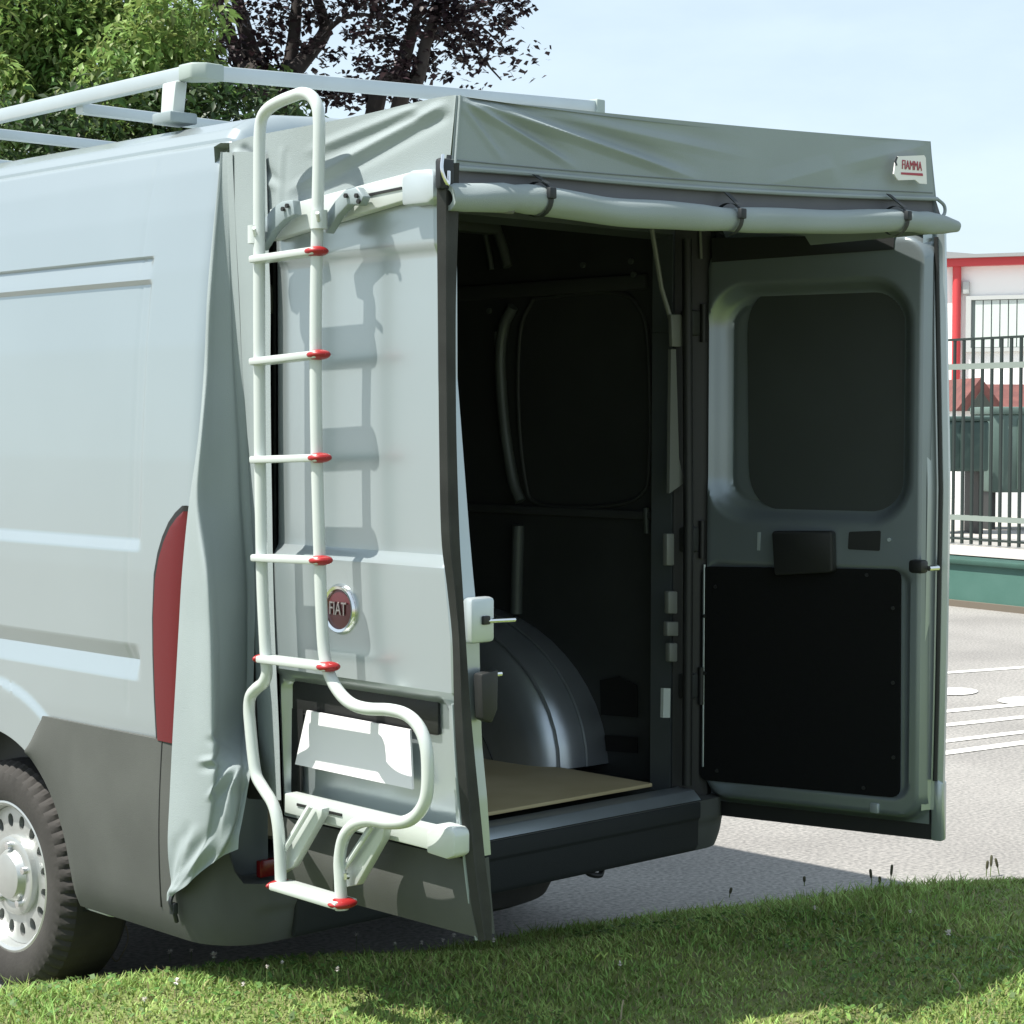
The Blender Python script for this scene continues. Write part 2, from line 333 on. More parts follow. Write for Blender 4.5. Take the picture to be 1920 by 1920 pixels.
for yy in (.9, 1.7, 2.5): MB().box((0, yy, 2.375), (1.6, .06, .04)).build('roof_bow', rib_m, VAN, bevel=.008)
for (zz, h_) in ((1.40, .03), (2.16, .05)):
    MB().box((wallx(zz)-.006, 1.5, zz), (.024, 2.6, h_)).build('wall_rail', cargo, VAN, bevel=.008)
for (x, y) in ((1095,497),(1185,490),(1190,515),(919,583),(1045,1248)):
    q = wp(x, y); MB().tube([q, q+np.array([-.01, 0, 0])], .010, 8).build('fixing_hole', rib_m, VAN)
hole = mat('dark_opening', (.004, .004, .004), .9)
for pts in ([(1126,1275),(1162,1268),(1195,1285),(1196,1345),(1128,1340)], [(1135,1378),(1196,1382),(1196,1412),(1138,1408)]):
    MB().slab([wp(x, y, .004) for x, y in pts], (-.004, 0, 0)).build('wall_opening', hole, VAN, smooth=False)
MB().box((0, 1.47, .557), (1.38, 2.86, .012)).build('plywood_floor', wood, VAN, bevel=.003)
# wheel housings inside
for sx in (1, -1):
    rowsV = []
    for i in range(25):
        th = math.pi*i/24; cy_, cz_ = math.cos(th), math.sin(th); rw = []
        for (xx, sc) in [(.93,1.0),(.82,1.0),(.74,.985),(.685,.955),(.65,.90),(.632,.82),(.625,.7),(.622,.0)]:
            rw.append((sx*xx, WY-.02-.665*cy_*sc, .555+.50*cz_*sc))
        rowsV.append(rw)
    wh = MB().grid(rowsV).build('wheel_housing', arch_m, VAN)
    for sc2, xx in ((1.004, .80), (.965, .69)):
        pts = [(sx*(xx-.004), WY-.02-.665*math.cos(math.pi*i/24)*sc2, .557+.50*math.sin(math.pi*i/24)*sc2) for i in range(25)]
        MB().tube(pts, .006, 6).build('weld_bead', arch_m, wh)
# right rear pillar: seal, hinge blocks, gas strut strips
MB().tube([(.795, -.012, .55), (.795, -.012, 1.4), (.785, -.008, 2.28)], .016, 10).build('door_seal', black, VAN)
MB().tube([(-.795, -.012, .55), (-.795, -.012, 1.4), (-.785, -.008, 2.28)], .016, 10).build('door_seal', black, VAN)
for zz in (.86, 1.33, 2.02):
    for sx in (1, -1):
        h = MB().box((sx*.845, .03, zz), (.05, .05, .08)).build('hinge', cargo, VAN, bevel=.008)
        MB().tube([(sx*.875, -.0, zz-.06), (sx*.875, -.0, zz+.06)], .010, 10).build('hinge_pin', black, h)
grey_strip = mat('grey_pillar_strip', (.17, .18, .165), .5, .2)
MB().slab([at(1252,590,1,.02), at(1272,590,1,.02), at(1278,650,1,.02), at(1254,650,1,.02)], (0, -.015, 0)).build('pillar_cover', grey_strip, VAN, bevel=.002)
MB().slab([at(1253,655,1,.02), at(1262,655,1,.02), at(1268,860,1,.02), at(1278,905,1,.02), at(1250,925,1,.02)], (0, -.012, 0)).build('pillar_cover', grey_strip, VAN, smooth=False)
MB().slab([at(1239,1290,1,.0), at(1252,1290,1,.0), at(1251,1345,1,.0), at(1238,1345,1,.0)], (0, -.012, 0)).build('striker_plate', white_al, VAN, smooth=False)
for (a_, b_, c1, c2) in ((1245,1108,1262,1150), (1243,1165,1264,1192), (1247,1205,1262,1240), (1242,1000,1256,1060)):
    MB().slab([at(a_,b_,1,.03), at(c1,b_,1,.03), at(c1,c2,1,.03), at(a_,c2,1,.03)], (0, -.02, 0)).build('lock_fitting', grey_strip, VAN, bevel=.004)
MB().tube([at(1222,430,1,.03), at(1240,540,1,.03), at(1258,600,1,.02)], .008, 8).build('cable_conduit', grey_strip, VAN)
# rear bumper with wrapped corners
path = []
for yy in np.arange(.90, .13, -.02): path.append((-(bodyx(.55)+.020), yy))
for k in range(13):
    a = math.pi/2*k/12; path.append((-(bodyx(.55)+.020)+.17*(1-math.cos(a)), .13-.18*math.sin(a)))
path += [(x, -.05) for x in np.linspace(-.82, .82, 30)]
path += [(-p_[0], p_[1]) for p_ in path[::-1] if p_[0] < -.83]
P = np.array(path); nrow = 15; Gm = np.zeros((len(P), nrow+2, 3))
T = np.gradient(P, axis=0); T /= np.linalg.norm(T, axis=1)[:, None]; N2 = np.stack([T[:, 1], -T[:, 0]], 1)
if N2[0, 0] > 0: N2 = -N2
for i, (x, y) in enumerate(P):
    zt = .862 if y <= .82 else .862-(y-.82)*1.2
    if y < .06: zt = .862-(.862-.505)*float(sst(.06, -.03, y))
    if y < -.045: zt = .505
    zb = .34
    if y > WY-RA+.002: zb = max(zb, WZ+math.sqrt(max(0, RA**2-(WY-y)**2)))
    zb = min(zb, zt-.01)
    for j in range(nrow):
        v = j/(nrow-1); z = zb+(zt-zb)*v
        bul = .012*math.sin(math.pi*v)*(y > .02)+(.010*float(sst(.425, .445, z)))*(y < -.04)-.022*max(0, 1-(z-.34)/.10)**2*(zb < .345)-.012*float(sst(.60, .63, z)*sst(.70, .66, z))*0
        Gm[i, j] = (x+N2[i, 0]*bul, y+N2[i, 1]*bul, z)
    inn = .10 if y < -.02 else .03
    Gm[i, nrow] = (x-N2[i, 0]*inn, y-N2[i, 1]*inn, zt+.001)
    Gm[i, nrow+1] = (x-N2[i, 0]*(inn+.02), y-N2[i, 1]*(inn+.02), zt-.03)
mb = MB().grid(Gm); und = np.stack([np.stack([P[:, 0]-N2[:, 0]*.02, P[:, 1]-N2[:, 1]*.02, Gm[:, 0, 2]], 1), np.stack([P[:, 0]-N2[:, 0]*.16, P[:, 1]-N2[:, 1]*.16, Gm[:, 0, 2]+.03], 1)], 1)
und[:, 0] = Gm[:, 0]; mb.grid(und); bump_o = mb.build('rear_bumper', plastic, VAN, ang=35)
MB().tube([(-(bodyx(.55)+.0195+.012*math.sin(math.pi*(z-.325)/.54)), .215, z) for z in np.linspace(.42, .860, 12)], .0026, 6).build('bumper_seam', black, bump_o)
MB().slab([(-.81, -.062, .508), (-.81, -.030, .536), (-.81, .04, .538), (-.81, .04, .508)], (1.62, 0, 0)).build('sill_plate', sillm, VAN, bevel=.003)
bumper_shade_m = mat('bumper_shade_black', (.026, .029, .030), .8, spec=.2, bump=.2, bscale=300)  # shade on the bumper's rear face, painted as a near-black overlay slab
MB().slab([(-.80, -.068, .503), (-.80, -.068, .455), (-.80, -.060, .445), (-.80, -.058, .365), (-.80, -.045, .345), (-.80, -.035, .345), (-.80, -.035, .503)], (1.60, 0, 0)).build('bumper_shade_slab', bumper_shade_m, bump_o, bevel=.004)
MB().slab([(-.90,-.036,.56),(-.84,-.036,.56),(-.84,-.036,.515),(-.90,-.036,.515)], (0, .02, 0)).build('rear_reflector', lens, VAN, bevel=.004)
MB().tube(spline([(.36,.02,.35),(.35,-.01,.335),(.39,-.02,.325),(.42,.0,.345)], 6), .009, 8).build('towing_eye', black, VAN)
MB().box((0, 2.75, .39), (1.5, 3.7, .22)).build('underbody', black, VAN, smooth=False)
MB().box((0, .30, .42), (1.6, .5, .12)).build('rear_crossmember', black, VAN, smooth=False)
# wheels
def wheel(cx, cy, sx):
    hub = bpy.data.objects.new('wheel', None); COL.objects.link(hub); hub.parent = VAN; hub.location = (cx, cy, WZ); hub.matrix_parent_inverse = Matrix.Translation((0, -2.4, 0))
    c = (cx, cy, WZ); seg = 168; V = []; s_ = sx
    prof = [(.218,-.004),(.228,.006),(.25,.014),(.285,.017),(.312,.012),(.326,.003),(.336,-.008),(.345,-.024),(.3465,-.10),(.345,-.19),(.33,-.21),(.25,-.215),(.215,-.20)]
    for j, (r, h) in enumerate(prof):
        for k in range(seg):
            tt = 2*math.pi*k/seg; rr = r; hh = h; blk = (k % 3) < 1
            if blk and j in (5, 6, 7): rr -= .0055; hh -= .004
            V.append((c[0]+s_*hh, c[1]+rr*math.cos(tt), c[2]+rr*math.sin(tt)))
    MB().add(V, [(i*seg+k, i*seg+(k+1) % seg, (i+1)*seg+(k+1) % seg, (i+1)*seg+k) for i in range(len(prof)-1) for k in range(seg)]).build('tyre', rubber, hub, ang=25)
    rim = MB().lathe([(.220, s_*-.004),(.226, s_*.004),(.220, s_*.006),(.211, s_*.0),(.206, s_*-.03),(.204, s_*-.05)], c, 'x', 72).build('rim', rimm, hub)
    # pierced disc
    mb = MB(); ns = 16; r0, r1, x0_, x1_ = .118, .205, -.030, -.026
    for k in range(ns):
        a0, a1 = 2*math.pi*k/ns, 2*math.pi*(k+1)/ns; am = (a0+a1)/2; rm = .163; out = []; inn = []; inb = []
        per = []
        for q in range(4): per.append((r0, a0+(a1-a0)*q/4))
        for q in range(4): per.append((r0+(r1-r0)*q/4, a1))
        for q in range(4): per.append((r1, a1-(a1-a0)*q/4))
        for q in range(4): per.append((r1-(r1-r0)*q/4, a0))
        for (r, a) in per:
            out.append((c[0]+s_*(-.026-.10*(r-.16)**2*20), c[1]+r*math.cos(a), c[2]+r*math.sin(a)))
            th = math.atan2((a-am)*rm, r-rm); rr = rm+.021*math.cos(th); aa = am+.0155*math.sin(th)/rm
            inn.append((c[0]+s_*-.027, c[1]+rr*math.cos(aa), c[2]+rr*math.sin(aa))); inb.append((c[0]+s_*-.05, c[1]+rr*math.cos(aa), c[2]+rr*math.sin(aa)))
        n = 16; mb.add(out+inn+inb, [(i, (i+1) % n, n+(i+1) % n, n+i) for i in range(n)]+[(n+i, n+(i+1) % n, 2*n+(i+1) % n, 2*n+i) for i in range(n)])
    mb.build('wheel_disc', rimm, hub, recalc=True)
    MB().lathe([(.120, s_*-.03),(.116, s_*-.012),(.100, s_*-.006),(.080, s_*-.012),(.066, s_*.008),(.040, s_*.014),(.0005, s_*.015)], c, 'x', 48).build('hub_cap', rimm, hub)
    for k in range(5):
        a = 2*math.pi*k/5+.3; MB().lathe([(.011, s_*-.012),(.011, s_*.006),(.0005, s_*.008)], (c[0], c[1]+.092*math.cos(a), c[2]+.092*math.sin(a)), 'x', 10).build('wheel_nut', chrome, hub)
    MB().lathe([(.20, s_*-.07),(.0005, s_*-.07)], c, 'x', 32).build('brake_drum', black, hub)
for sx in (-1, 1):
    wheel(sx*.975, WY, sx); wheel(sx*.975, WY+3.0, sx)
    for wy in (WY, WY+3.0):
        rw = [[(sx*xx, wy+(RA+.012)*math.cos(a), WZ+(RA+.012)*math.sin(a)) for xx in (1.005, .62)] for a in np.linspace(-.05, math.pi+.05, 30)]
        MB().grid(rw).build('wheel_arch_liner', black, VAN)
sw = MB().lathe([(.20,.04),(.22,.0),(.27,-.012),(.325,.01),(.345,.05),(.345,.14),(.325,.18),(.25,.19),(.20,.16)], (.16, .44, .235), 'z', 48).build('spare_wheel', rubber, VAN)
MB().lathe([(.205,.03),(.16,.05),(.06,.045),(.001,.05)], (.16, .44, .235), 'z', 32).build('spare_rim', black, sw)
MB().tube([(-.8, WY, .33), (.8, WY, .33)], .045, 12).build('rear_axle', black, VAN)
MB().tube(spline([(-.45, 1.6, .30), (-.50, .9, .29), (-.55, .35, .30)], 6), .035, 12).build('exhaust_pipe', black, VAN)
# tail lights
TL = [(347,957),(334,970),(322,988),(311,1015),(303,1045),(297,1085),(294,1150),(295,1220),(298,1300),(302,1388)]
for sx in (-1, 1):
    for (nm, m_, grow, th) in (('tail_light_housing', black, .012, .006), ('tail_light_lens', lens, -.002, .012)):
        A = []
        for (x, y) in TL:
            q = at(x, y, 0, -1.02); A.append((q[1]+grow, q[2]))
        rw = []
        zlist = [a for a in A]
        for (yy, zz) in zlist:
            zz2 = zz+(grow if zz > 1.2 else -grow)
            rw.append([(sx*(bodyx(zz)-.03), yy, zz2), (sx*(bodyx(zz)+th), yy-.002, zz2), (sx*(bodyx(zz)+th+.002), max(.115, (yy+.10)/2), zz2), (sx*(bodyx(zz)+th-.012), min(.10, yy-.02), zz2), (sx*(bodyx(zz)-.05), .06, zz2)])
        mb = MB().grid(rw); tl = mb.build(nm, m_, VAN, ang=50)
# cab glazing and nose (outside the frame)
glass = mat('dark_glass', (.015, .02, .022), .06, coat=.5)
for sx in (-1, 1):
    MB().add([(sx*1.03, 3.55, 1.38), (sx*1.03, 4.3, 1.36), (sx*1.0, 3.95, 1.78), (sx*.985, 3.55, 2.0)], [(0,1,2,3)]).build('side_window', glass, VAN, smooth=False, recalc=False)
MB().add([(-.8, 4.30, 1.50), (.8, 4.30, 1.50), (.7, 3.46, 2.37), (-.7, 3.46, 2.37)], [(0,1,2,3)]).build('windscreen', glass, VAN, smooth=False, recalc=False)

# ------------------------------------------------------------------ left rear door (open about 90 degrees, outer skin towards -X)
DL = bpy.data.objects.new('rear_door', None); COL.objects.link(DL); DL.parent = VAN; DL.location = (-.9, -.06, 0); DL.matrix_parent_inverse = Matrix.Translation((0, -2.4, 0))
def doorx(z): return -.930+np.interp(z, [.5,.62,.8,1.0,1.36,1.7,2.0,2.3], [.030,.018,.008,.0,-.004,-.004,-.004,-.006])
yl = np.unique(np.concatenate([-np.arange(.15, .785, .008), [-.785]]))[::-1]; zl = np.unique(np.concatenate([np.arange(.70, 2.27, .0095), [2.27]]))
def door_edge(z): return np.interp(z, [.5,.64,.83,.95,1.2,1.44,1.8,2.06,2.27], [.085,.082,.074,.062,.056,.024,-.018,-.02,-.022])   # free edge leans
def rrect(y, z, y0, y1, z0, z1, r):
    qx = np.abs(y-(y0+y1)/2)-(y1-y0)/2+r; qz = np.abs(z-(z0+z1)/2)-(z1-z0)/2+r
    return np.hypot(np.maximum(qx, 0), np.maximum(qz, 0))+np.minimum(np.maximum(qx, qz), 0)-r
def door_rel(y, z):      # inward relief of the outer skin
    d = .010*sst(2.112, 2.085, z)*sst(1.365, 1.392, z)*sst(-.15, -.162, y)               # blanked window field
    d = d-.016*sst(1.398, 1.362, z)*sst(1.06, 1.08, z)*1.0
    d = d+.004*np.sin((z-1.06)*6)*0
    s = rrect(y, z, -.745, -.17, .735, 1.058, .03); d = d+.032*sst(.004, -.016, s)       # plate recess
    e = np.minimum(np.minimum(y+.785, -.15-y), np.minimum(2.27-z, 1.0)); d = d+.010*sst(.014, 0, e)**2
    d = d+.0005*vnoise(y*4, z*3, 9)
    return d
Y2, Z2 = np.meshgrid(yl, zl); edg = Y2-(np.clip((-Y2-.15)/.635, 0, 1))**2*door_edge(Z2)
Xo = doorx(Z2)+door_rel(Y2, Z2); Go = np.stack([Xo, edg, Z2], 2)
mb = MB().grid(Go); Gi = Go.copy(); Gi[:, :, 0] = doorx(Z2)+.062
mb.grid(Gi, True)
for sl_ in (np.s_[:, 0], np.s_[:, -1], np.s_[0, :], np.s_[-1, :]): mb.grid(np.stack([Go[sl_], Gi[sl_]], 1))
mb.build('door_skin', paint, DL, ang=30)
# lower skirt of the door
zk = np.linspace(.515, .695, 14); ykk = np.linspace(-.15, -.785, 30)
Yk, Zk = np.meshgrid(ykk, zk); ek = Yk-(np.clip((-Yk-.15)/.635, 0, 1))**2*door_edge(Zk); bz = .012*np.sin(np.pi*(Zk-.515)/.18)
Ga = np.stack([doorx(Zk)-bz, ek, Zk], 2); Gb = Ga.copy(); Gb[:, :, 0] = doorx(Zk)+.055; mb = MB().grid(Ga).grid(Gb, True)
for sl_ in (np.s_[:, 0], np.s_[:, -1], np.s_[0, :], np.s_[-1, :]): mb.grid(np.stack([Ga[sl_], Gb[sl_]], 1))
mb.build('door_skirt', plastic, DL)
MB().grid([[(doorx(z)+.004, -.149, z), (doorx(z)+.012, -.128, z), (doorx(z)+.045, -.10, z), (doorx(z)+.06, -.15, z)] for z in np.linspace(.56, 2.25, 14)]).build('hinge_side_seal', black, DL)
dx = doorx(1.0)+.030
MB().slab([(dx, -.176, 1.048), (dx, -.738, 1.048), (dx, -.738, .968), (dx, -.176, .965)], (-.005, 0, 0)).build('handle_trim', black, DL, bevel=.006)
MB().slab([(dx, -.176, .975), (dx, -.225, .975), (dx, -.215, .76), (dx, -.176, .76)], (-.006, 0, 0)).build('plate_backing', black, DL, smooth=False)
P4 = [at(575,1332,0,dx-.02), at(768,1368,0,dx-.02), at(773,1480,0,dx-.035), at(553,1433,0,dx-.035)]
MB().slab(P4, (.006, 0, 0)).build('number_plate', plate_m, DL, smooth=False)['label'] = 'blank white number plate'
# badge
bc = at(638, 1142, 0, -.952); by, bz_ = bc[1], bc[2]; bx = float(doorx(bz_))-.018
MB().lathe([(.062, .012),(.062,-.002),(.056,-.010),(.049,-.008),(.047,.0)], (bx, by, bz_), 'x', 40).build('badge_ring', chrome, DL)
MB().lathe([(.049, -.003),(.03,-.006),(.0005,-.0065)], (bx, by, bz_), 'x', 40).build('badge_disc', badge_red, DL)
silver_l = mat('badge_silver', (.45, .42, .41), .3, .8)
def text_obj(name, s, size, m_, mtx, parent, ext=.0015, sx=1.0):
    c_ = bpy.data.curves.new(name, 'FONT'); c_.body = s; c_.size = size; c_.extrude = ext; c_.align_x = 'CENTER'; c_.align_y = 'CENTER'
    o_ = bpy.data.objects.new(name+'_tmp', c_); COL.objects.link(o_); dg = bpy.context.evaluated_depsgraph_get()
    me = bpy.data.meshes.new_from_object(o_.evaluated_get(dg)); bpy.data.objects.remove(o_); me.transform(Matrix.Diagonal((sx, 1, 1, 1))); me.transform(mtx)
    return link(name, me, m_, parent, smooth=False)
# face basis: text x -> -Y, text y -> Z, normal -> -X
MT = Matrix(((0, 0, -1, bx-.009), (-1, 0, 0, by), (0, 1, 0, bz_), (0, 0, 0, 1)))
text_obj('badge_letters', 'FIAT', .046, silver_l, MT, DL, sx=.72)
# lock housing and latch on the free edge
ey = lambda y: -.787
q = at(884, 1158, 1, -.80); ly = -.785-float(door_edge(q[2]))
lk = MB().box((-.882, ly-.016, q[2]), (.075, .034, .105)).build('lock_housing', rack_al, DL, bevel=.010)
MB().tube([(-.872, ly-.036, q[2]-.002), (-.79, ly-.040, q[2]-.004)], .0055, 8).build('lock_lever', chrome, DL)
MB().box((-.877, ly-.035, q[2]), (.022, .012, .02)).build('lock_barrel', black, DL, bevel=.003)
q = at(900, 1300, 1, -.82); ly = -.785-float(door_edge(q[2])); MB().slab([(-.905,ly-.012,q[2]+.055),(-.85,ly-.012,q[2]+.062),(-.852,ly-.012,q[2]-.03),(-.87,ly-.012,q[2]-.062),(-.90,ly-.012,q[2]-.05)], (0, -.03, 0)).build('door_latch', black, DL, bevel=.006)
MB().tube([(-.86, ly-.03, q[2]+.05), (-.835, ly-.033, q[2]+.05)], .006, 8).build('latch_pin', chrome, DL)

# ------------------------------------------------------------------ right rear door (inner side towards the camera)
aR = .2432; HR = np.array([.88, -.012, 0]); DD = np.array([math.sin(aR), -math.cos(aR), 0]); NN = np.array([-math.cos(aR), -math.sin(aR), 0])   # NN points to the cargo side
DR = bpy.data.objects.new('rear_door', None); COL.objects.link(DR); DR.parent = VAN; DR.location = tuple(HR); DR.matrix_parent_inverse = Matrix.Translation((0, -2.4, 0))
def dr(w, z, t): return HR+DD*w+NN*t+np.array([0, 0, z])
def wz(x, y, t=0.):
    Pq = atpl(x, y, HR+NN*t, NN); return float((Pq-HR)@DD), float(Pq[2])
wI = np.linspace(-.012, .738, 96); zI = np.linspace(.485, 2.275, 224); Wg, Zg = np.meshgrid(wI, zI)
s1 = rrect(Wg, Zg, wz(1322, 800)[0], wz(1712, 800)[0], wz(1500, 985)[1], wz(1500, 522)[1], .15)
dep = .052*sst(.0, -.055, s1)+.006*np.exp(-((s1+.07)/.008)**2)
s2 = rrect(Wg, Zg, -.004, .690, .560, 1.262, .05); dep = dep+.010*sst(.0, -.012, s2)
rcn = rrect(Wg, Zg, -.012, .738, .495, 2.275, .085); dep = dep+.05*sst(-.020, .012, rcn)
Gd = HR+Wg[..., None]*DD-dep[..., None]*NN+Zg[..., None]*np.array([0, 0, 1.])
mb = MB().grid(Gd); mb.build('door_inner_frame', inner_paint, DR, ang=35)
# outer skin with folded free edge
Wo = np.array([-.02, .3, .6, .745, .765, .77, .77, .755, .735, .725, .718]); To = np.array([-.085]*4+[-.082,-.074,-.058,-.054,-.05,-.035,-.018])
zO = np.linspace(.53, 2.285, 40); Gq = np.array([[dr(w+.02*float(np.interp(z, [.5,.9,1.5,2.3], [.3,.6,.8,-.4])), z, t_) for w, t_ in zip(Wo, To)] for z in zO])
mb = MB().grid(Gq); mb.add([dr(-.02,2.285,-.085), dr(.76,2.285,-.085), dr(.72,2.285,-.02), dr(-.02,2.285,-.02)], [(0,1,2,3)]); mb.build('door_skin', paint, DR, ang=30)
bl_ = [wz(1388,540), wz(1694,528), wz(1698,962), wz(1392,958)]
blank = mat('window_blank', (.035, .042, .040), .55, 0, var=.2, vscale=3)
tb = [wz(1315,1062), wz(1688,1068), wz(1686,1496), wz(1312,1462)]
def rpoly(c4, r, k=5):
    out = []
    n = len(c4)
    for i in range(n):
        p0, p1, p2 = np.array(c4[i-1]), np.array(c4[i]), np.array(c4[(i+1) % n]); d0 = (p0-p1)/np.linalg.norm(p0-p1); d2 = (p2-p1)/np.linalg.norm(p2-p1)
        for q_ in range(k+1):
            t_ = q_/k; a, b = p1+d0*r, p1+d2*r; out.append((1-t_)**2*a+2*t_*(1-t_)*p1+t_*t_*b)
    return out
MB().slab([dr(w, z, -.056) for w, z in rpoly(bl_, .14, 8)], NN*.007).build('window_blank_panel', blank, DR, smooth=False)
trim = mat('black_door_trim', (.007, .0075, .0075), .9, bump=.2, bscale=160, spec=.15)
MB().slab([dr(w, z, -.012) for w, z in rpoly(tb, .03)], NN*.014).build('lower_trim_panel', trim, DR, smooth=False)
c0 = [wz(1455,995), wz(1568,995), wz(1570,1072), wz(1460,1078)]
MB().slab([dr(w, z, 0) for w, z in rpoly(c0, .012)], NN*.035).build('latch_cover', black, DR, bevel=.006)
c0 = [wz(1592,997), wz(1652,995), wz(1650,1033), wz(1590,1030)]
MB().slab([dr(w, z, -.02) for w, z in rpoly(c0, .006)], NN*.0215).build('handle_opening', black, DR, smooth=False)
MB().slab([dr(w, z, 0) for w, z in (wz(1421,998), wz(1426,998), wz(1425,1032), wz(1420,1032))], NN*.003).build('slot', rack_al, DR, smooth=False)
for (x, y) in [(1342,1100),(1626,1078),(1322,1155),(1675,1140),(1675,1280),(1676,1420),(1620,1477),(1345,1445),(1322,1262),(1318,1000),(1668,1012)]:
    w, z = wz(x, y); q = dr(w, z, .002); MB().tube([q, q+NN*.004], .006, 8).build('trim_clip', black if y > 1050 else rack_al, DR)
w, z = wz(1640, 1515); MB().box(dr(w, z, .0), (.012, .03, .03)).build('bottom_latch_plate', rack_al, DR, bevel=.003)
q = at(1722, 1062, 1, -.74); MB().box(q, (.04, .05, .04)).build('striker', black, DR, bevel=.01)
MB().tube([q+np.array([.01,-.03,-.005]), q+np.array([.05,-.035,-.005])], .008, 8).build('striker_pin', chrome, DR)
c0 = [wz(1335,446), wz(1678,440), wz(1676,468), wz(1335,492)]
MB().slab([dr(w, z, -.01) for w, z in c0], NN*.013).build('upper_slot', black, DR, smooth=False)
MB().tube([dr(*wz(1316,430), .012), dr(*wz(1318,486), .012)], .005, 8).build('door_check_rod', grey_strip, DR)
zz = np.linspace(.435, .62, 8); MB().grid([[dr(-.02, z, -.062), dr(-.02, z, -.085), dr(.4, z, -.09), dr(.745, z, -.087), dr(.772, z, -.08), dr(.775, z, -.068), dr(.755, z, -.064), dr(.70, z, -.062), dr(-.02, z, -.062)] for z in zz]).build('door_skirt', black, DR, ang=35)
MB().slab([dr(.742, .435, -.092), dr(.778, .435, -.092), dr(.778, .615, -.092), dr(.752, .63, -.092), dr(.742, .60, -.092)], NN*.04).build('skirt_corner', paint, DR, bevel=.006)
MB().tube([dr(.748+.02*float(np.interp(z, [.5,.9,1.5,2.3], [.3,.6,.8,-.4])), z, -.047) for z in np.linspace(.62, 2.26, 14)], .007, 8).build('edge_seal', black, DR)
MB().tube([dr(-.005, z, .0) for z in np.linspace(.60, 1.25, 6)], .004, 6).build('edge_bead', rack_al, DR)

MB().grid([[(.805, .06, z), (.86, .02, z), tuple(dr(.0, z, -.02)), tuple(dr(.0, z, -.06))] for z in np.linspace(.50, 2.34, 12)]).build('hinge_side_seal', black, DR)
# ================================================================== LADDER on the left door
LX = -1.035
LD = empty('ladder', (LX, -.38, .6), 'white tubular ladder with red tipped rungs bolted to the open rear door', 'ladder')
def L(x, y, X=LX): return at(x, y, 0, X)
frame = [(527,1668),(525,1600),(521,1545),(512,1508),(495,1480),(481,1455),(475,1420),(470,1370),(467,1330),(470,1305),(482,1290),(494,1280),(500,1262),(498,1225),(492,1100),(489,950),(487,800),(486,600),(486,450),(486,300),(487,250),(491,222),(503,204),(525,190),(550,180),(567,175),(583,180),(594,197),(598,225),(598,280),(595,420),(592,600),(593,800),(598,1000),(603,1150),(608,1225),(618,1265),(636,1298),(660,1320),(690,1329),(730,1331),(762,1340),(785,1362),(798,1395),(802,1440),(800,1490),(788,1520),(765,1539),(730,1543),(695,1538),(665,1546),(645,1570),(637,1610),(638,1650),(640,1690)]
MB().tube(spline([L(*p_) for p_ in frame], 4), .0150, 14).build('tube_frame', white_al, LD)
rungs = [((480,488),(606,470)),((480,679),(610,664)),((481,862),(612,858)),((483,1045),(614,1051)),((493,1234),(628,1251)),((524,1657),(655,1696))]
for i, (a, b) in enumerate(rungs):
    A, B = L(*a), L(*b); d_ = (B-A)/np.linalg.norm(B-A); up = np.array([0, 0, 1.]); R = np.stack([d_, np.array([1., 0, 0]), np.cross(d_, (1., 0, 0))], 1)
    ln = np.linalg.norm(B-A); cc = (A+B)/2+np.array([-.004, 0, 0]); dpt = .050 if i < 5 else .07
    rg = MB().box(cc, (ln-.012, dpt, .018), R).build('rung', white_al, LD, bevel=.005)
    for s_, E_ in ((1, B), (-1, A)):
        l_ = .054 if s_ > 0 else .016; cv = MB(); rowsC = []
        for th in np.linspace(0, math.pi, 9):
            rq = math.sin(th)**.7 if s_ > 0 else math.sin(th)**.5; xq = -math.cos(th)*l_/2
            rowsC.append([E_-s_*d_*(l_*.5-.006)+np.array([-.004, 0, 0])+R@np.array([xq, (dpt/2+.004)*max(.05, rq)*math.cos(ph), (.0125 if s_ > 0 else .0115)*max(.05, rq)*math.sin(ph)]) for ph in np.linspace(0, 2*math.pi, 17)])
        if s_ > 0 or i > 3: cv.grid(rowsC).build('end_cap', redp, rg, ang=60)
MB().tube([L(640,1688), L(641,1706)], .0165, 12).build('tube_foot', white_al, LD)
def bar(nm, pts, X, th, m_, bv=.004):
    return MB().slab([at(x, y, 0, X) for x, y in pts], (th, 0, 0)).build(nm, m_, LD, bevel=bv)
bar('upper_mounting_bar', [(505,392),(770,322),(770,372),(505,452)], -.968, .03, white_al)
bar('bar_slot', [(684,364),(752,350),(752,355),(684,369)], -.971, .004, black, 0)
bar('bar_end_block', [(752,330),(770,319),(806,316),(812,330),(812,372),(800,381),(752,386)], -.978, .04, rack_al, .008)
br1 = bar('bracket', [(478,433),(508,392),(526,378),(548,374),(552,402),(532,412),(512,432),(488,470),(476,462)], -1.008, .025, bracketm)
br2 = bar('bracket', [(598,420),(628,376),(646,356),(668,350),(681,368),(674,385),(652,384),(632,404),(612,438),(598,432)], -1.008, .025, bracketm)
for (x, y) in [(540,386),(532,392),(650,367),(670,367),(674,378)]:
    q = at(x, y, 0, -1.011); MB().tube([q, q+np.array([-.006, 0, 0])], .006, 6).build('bolt', black, LD)
for (x, y) in [(598,412),(480,440)]:
    q = L(x, y); MB().tube([q+np.array([0, 0, -.022]), q+np.array([0, 0, .022])], .0205, 14).build('tube_clamp', white_al, LD)
    MB().tube([q+np.array([-.01, -.012, -.005]), q+np.array([-.03, -.032, .012])], .005, 8).build('wing_screw', white_al, LD)
bar('lower_mounting_bar', [(533,1487),(850,1562),(852,1606),(533,1524)], -.975, .04, white_al)
bar('bar_end_block', [(798,1560),(815,1545),(846,1552),(852,1565),(852,1606),(836,1612),(798,1600)], -.985, .05, white_al, .008)
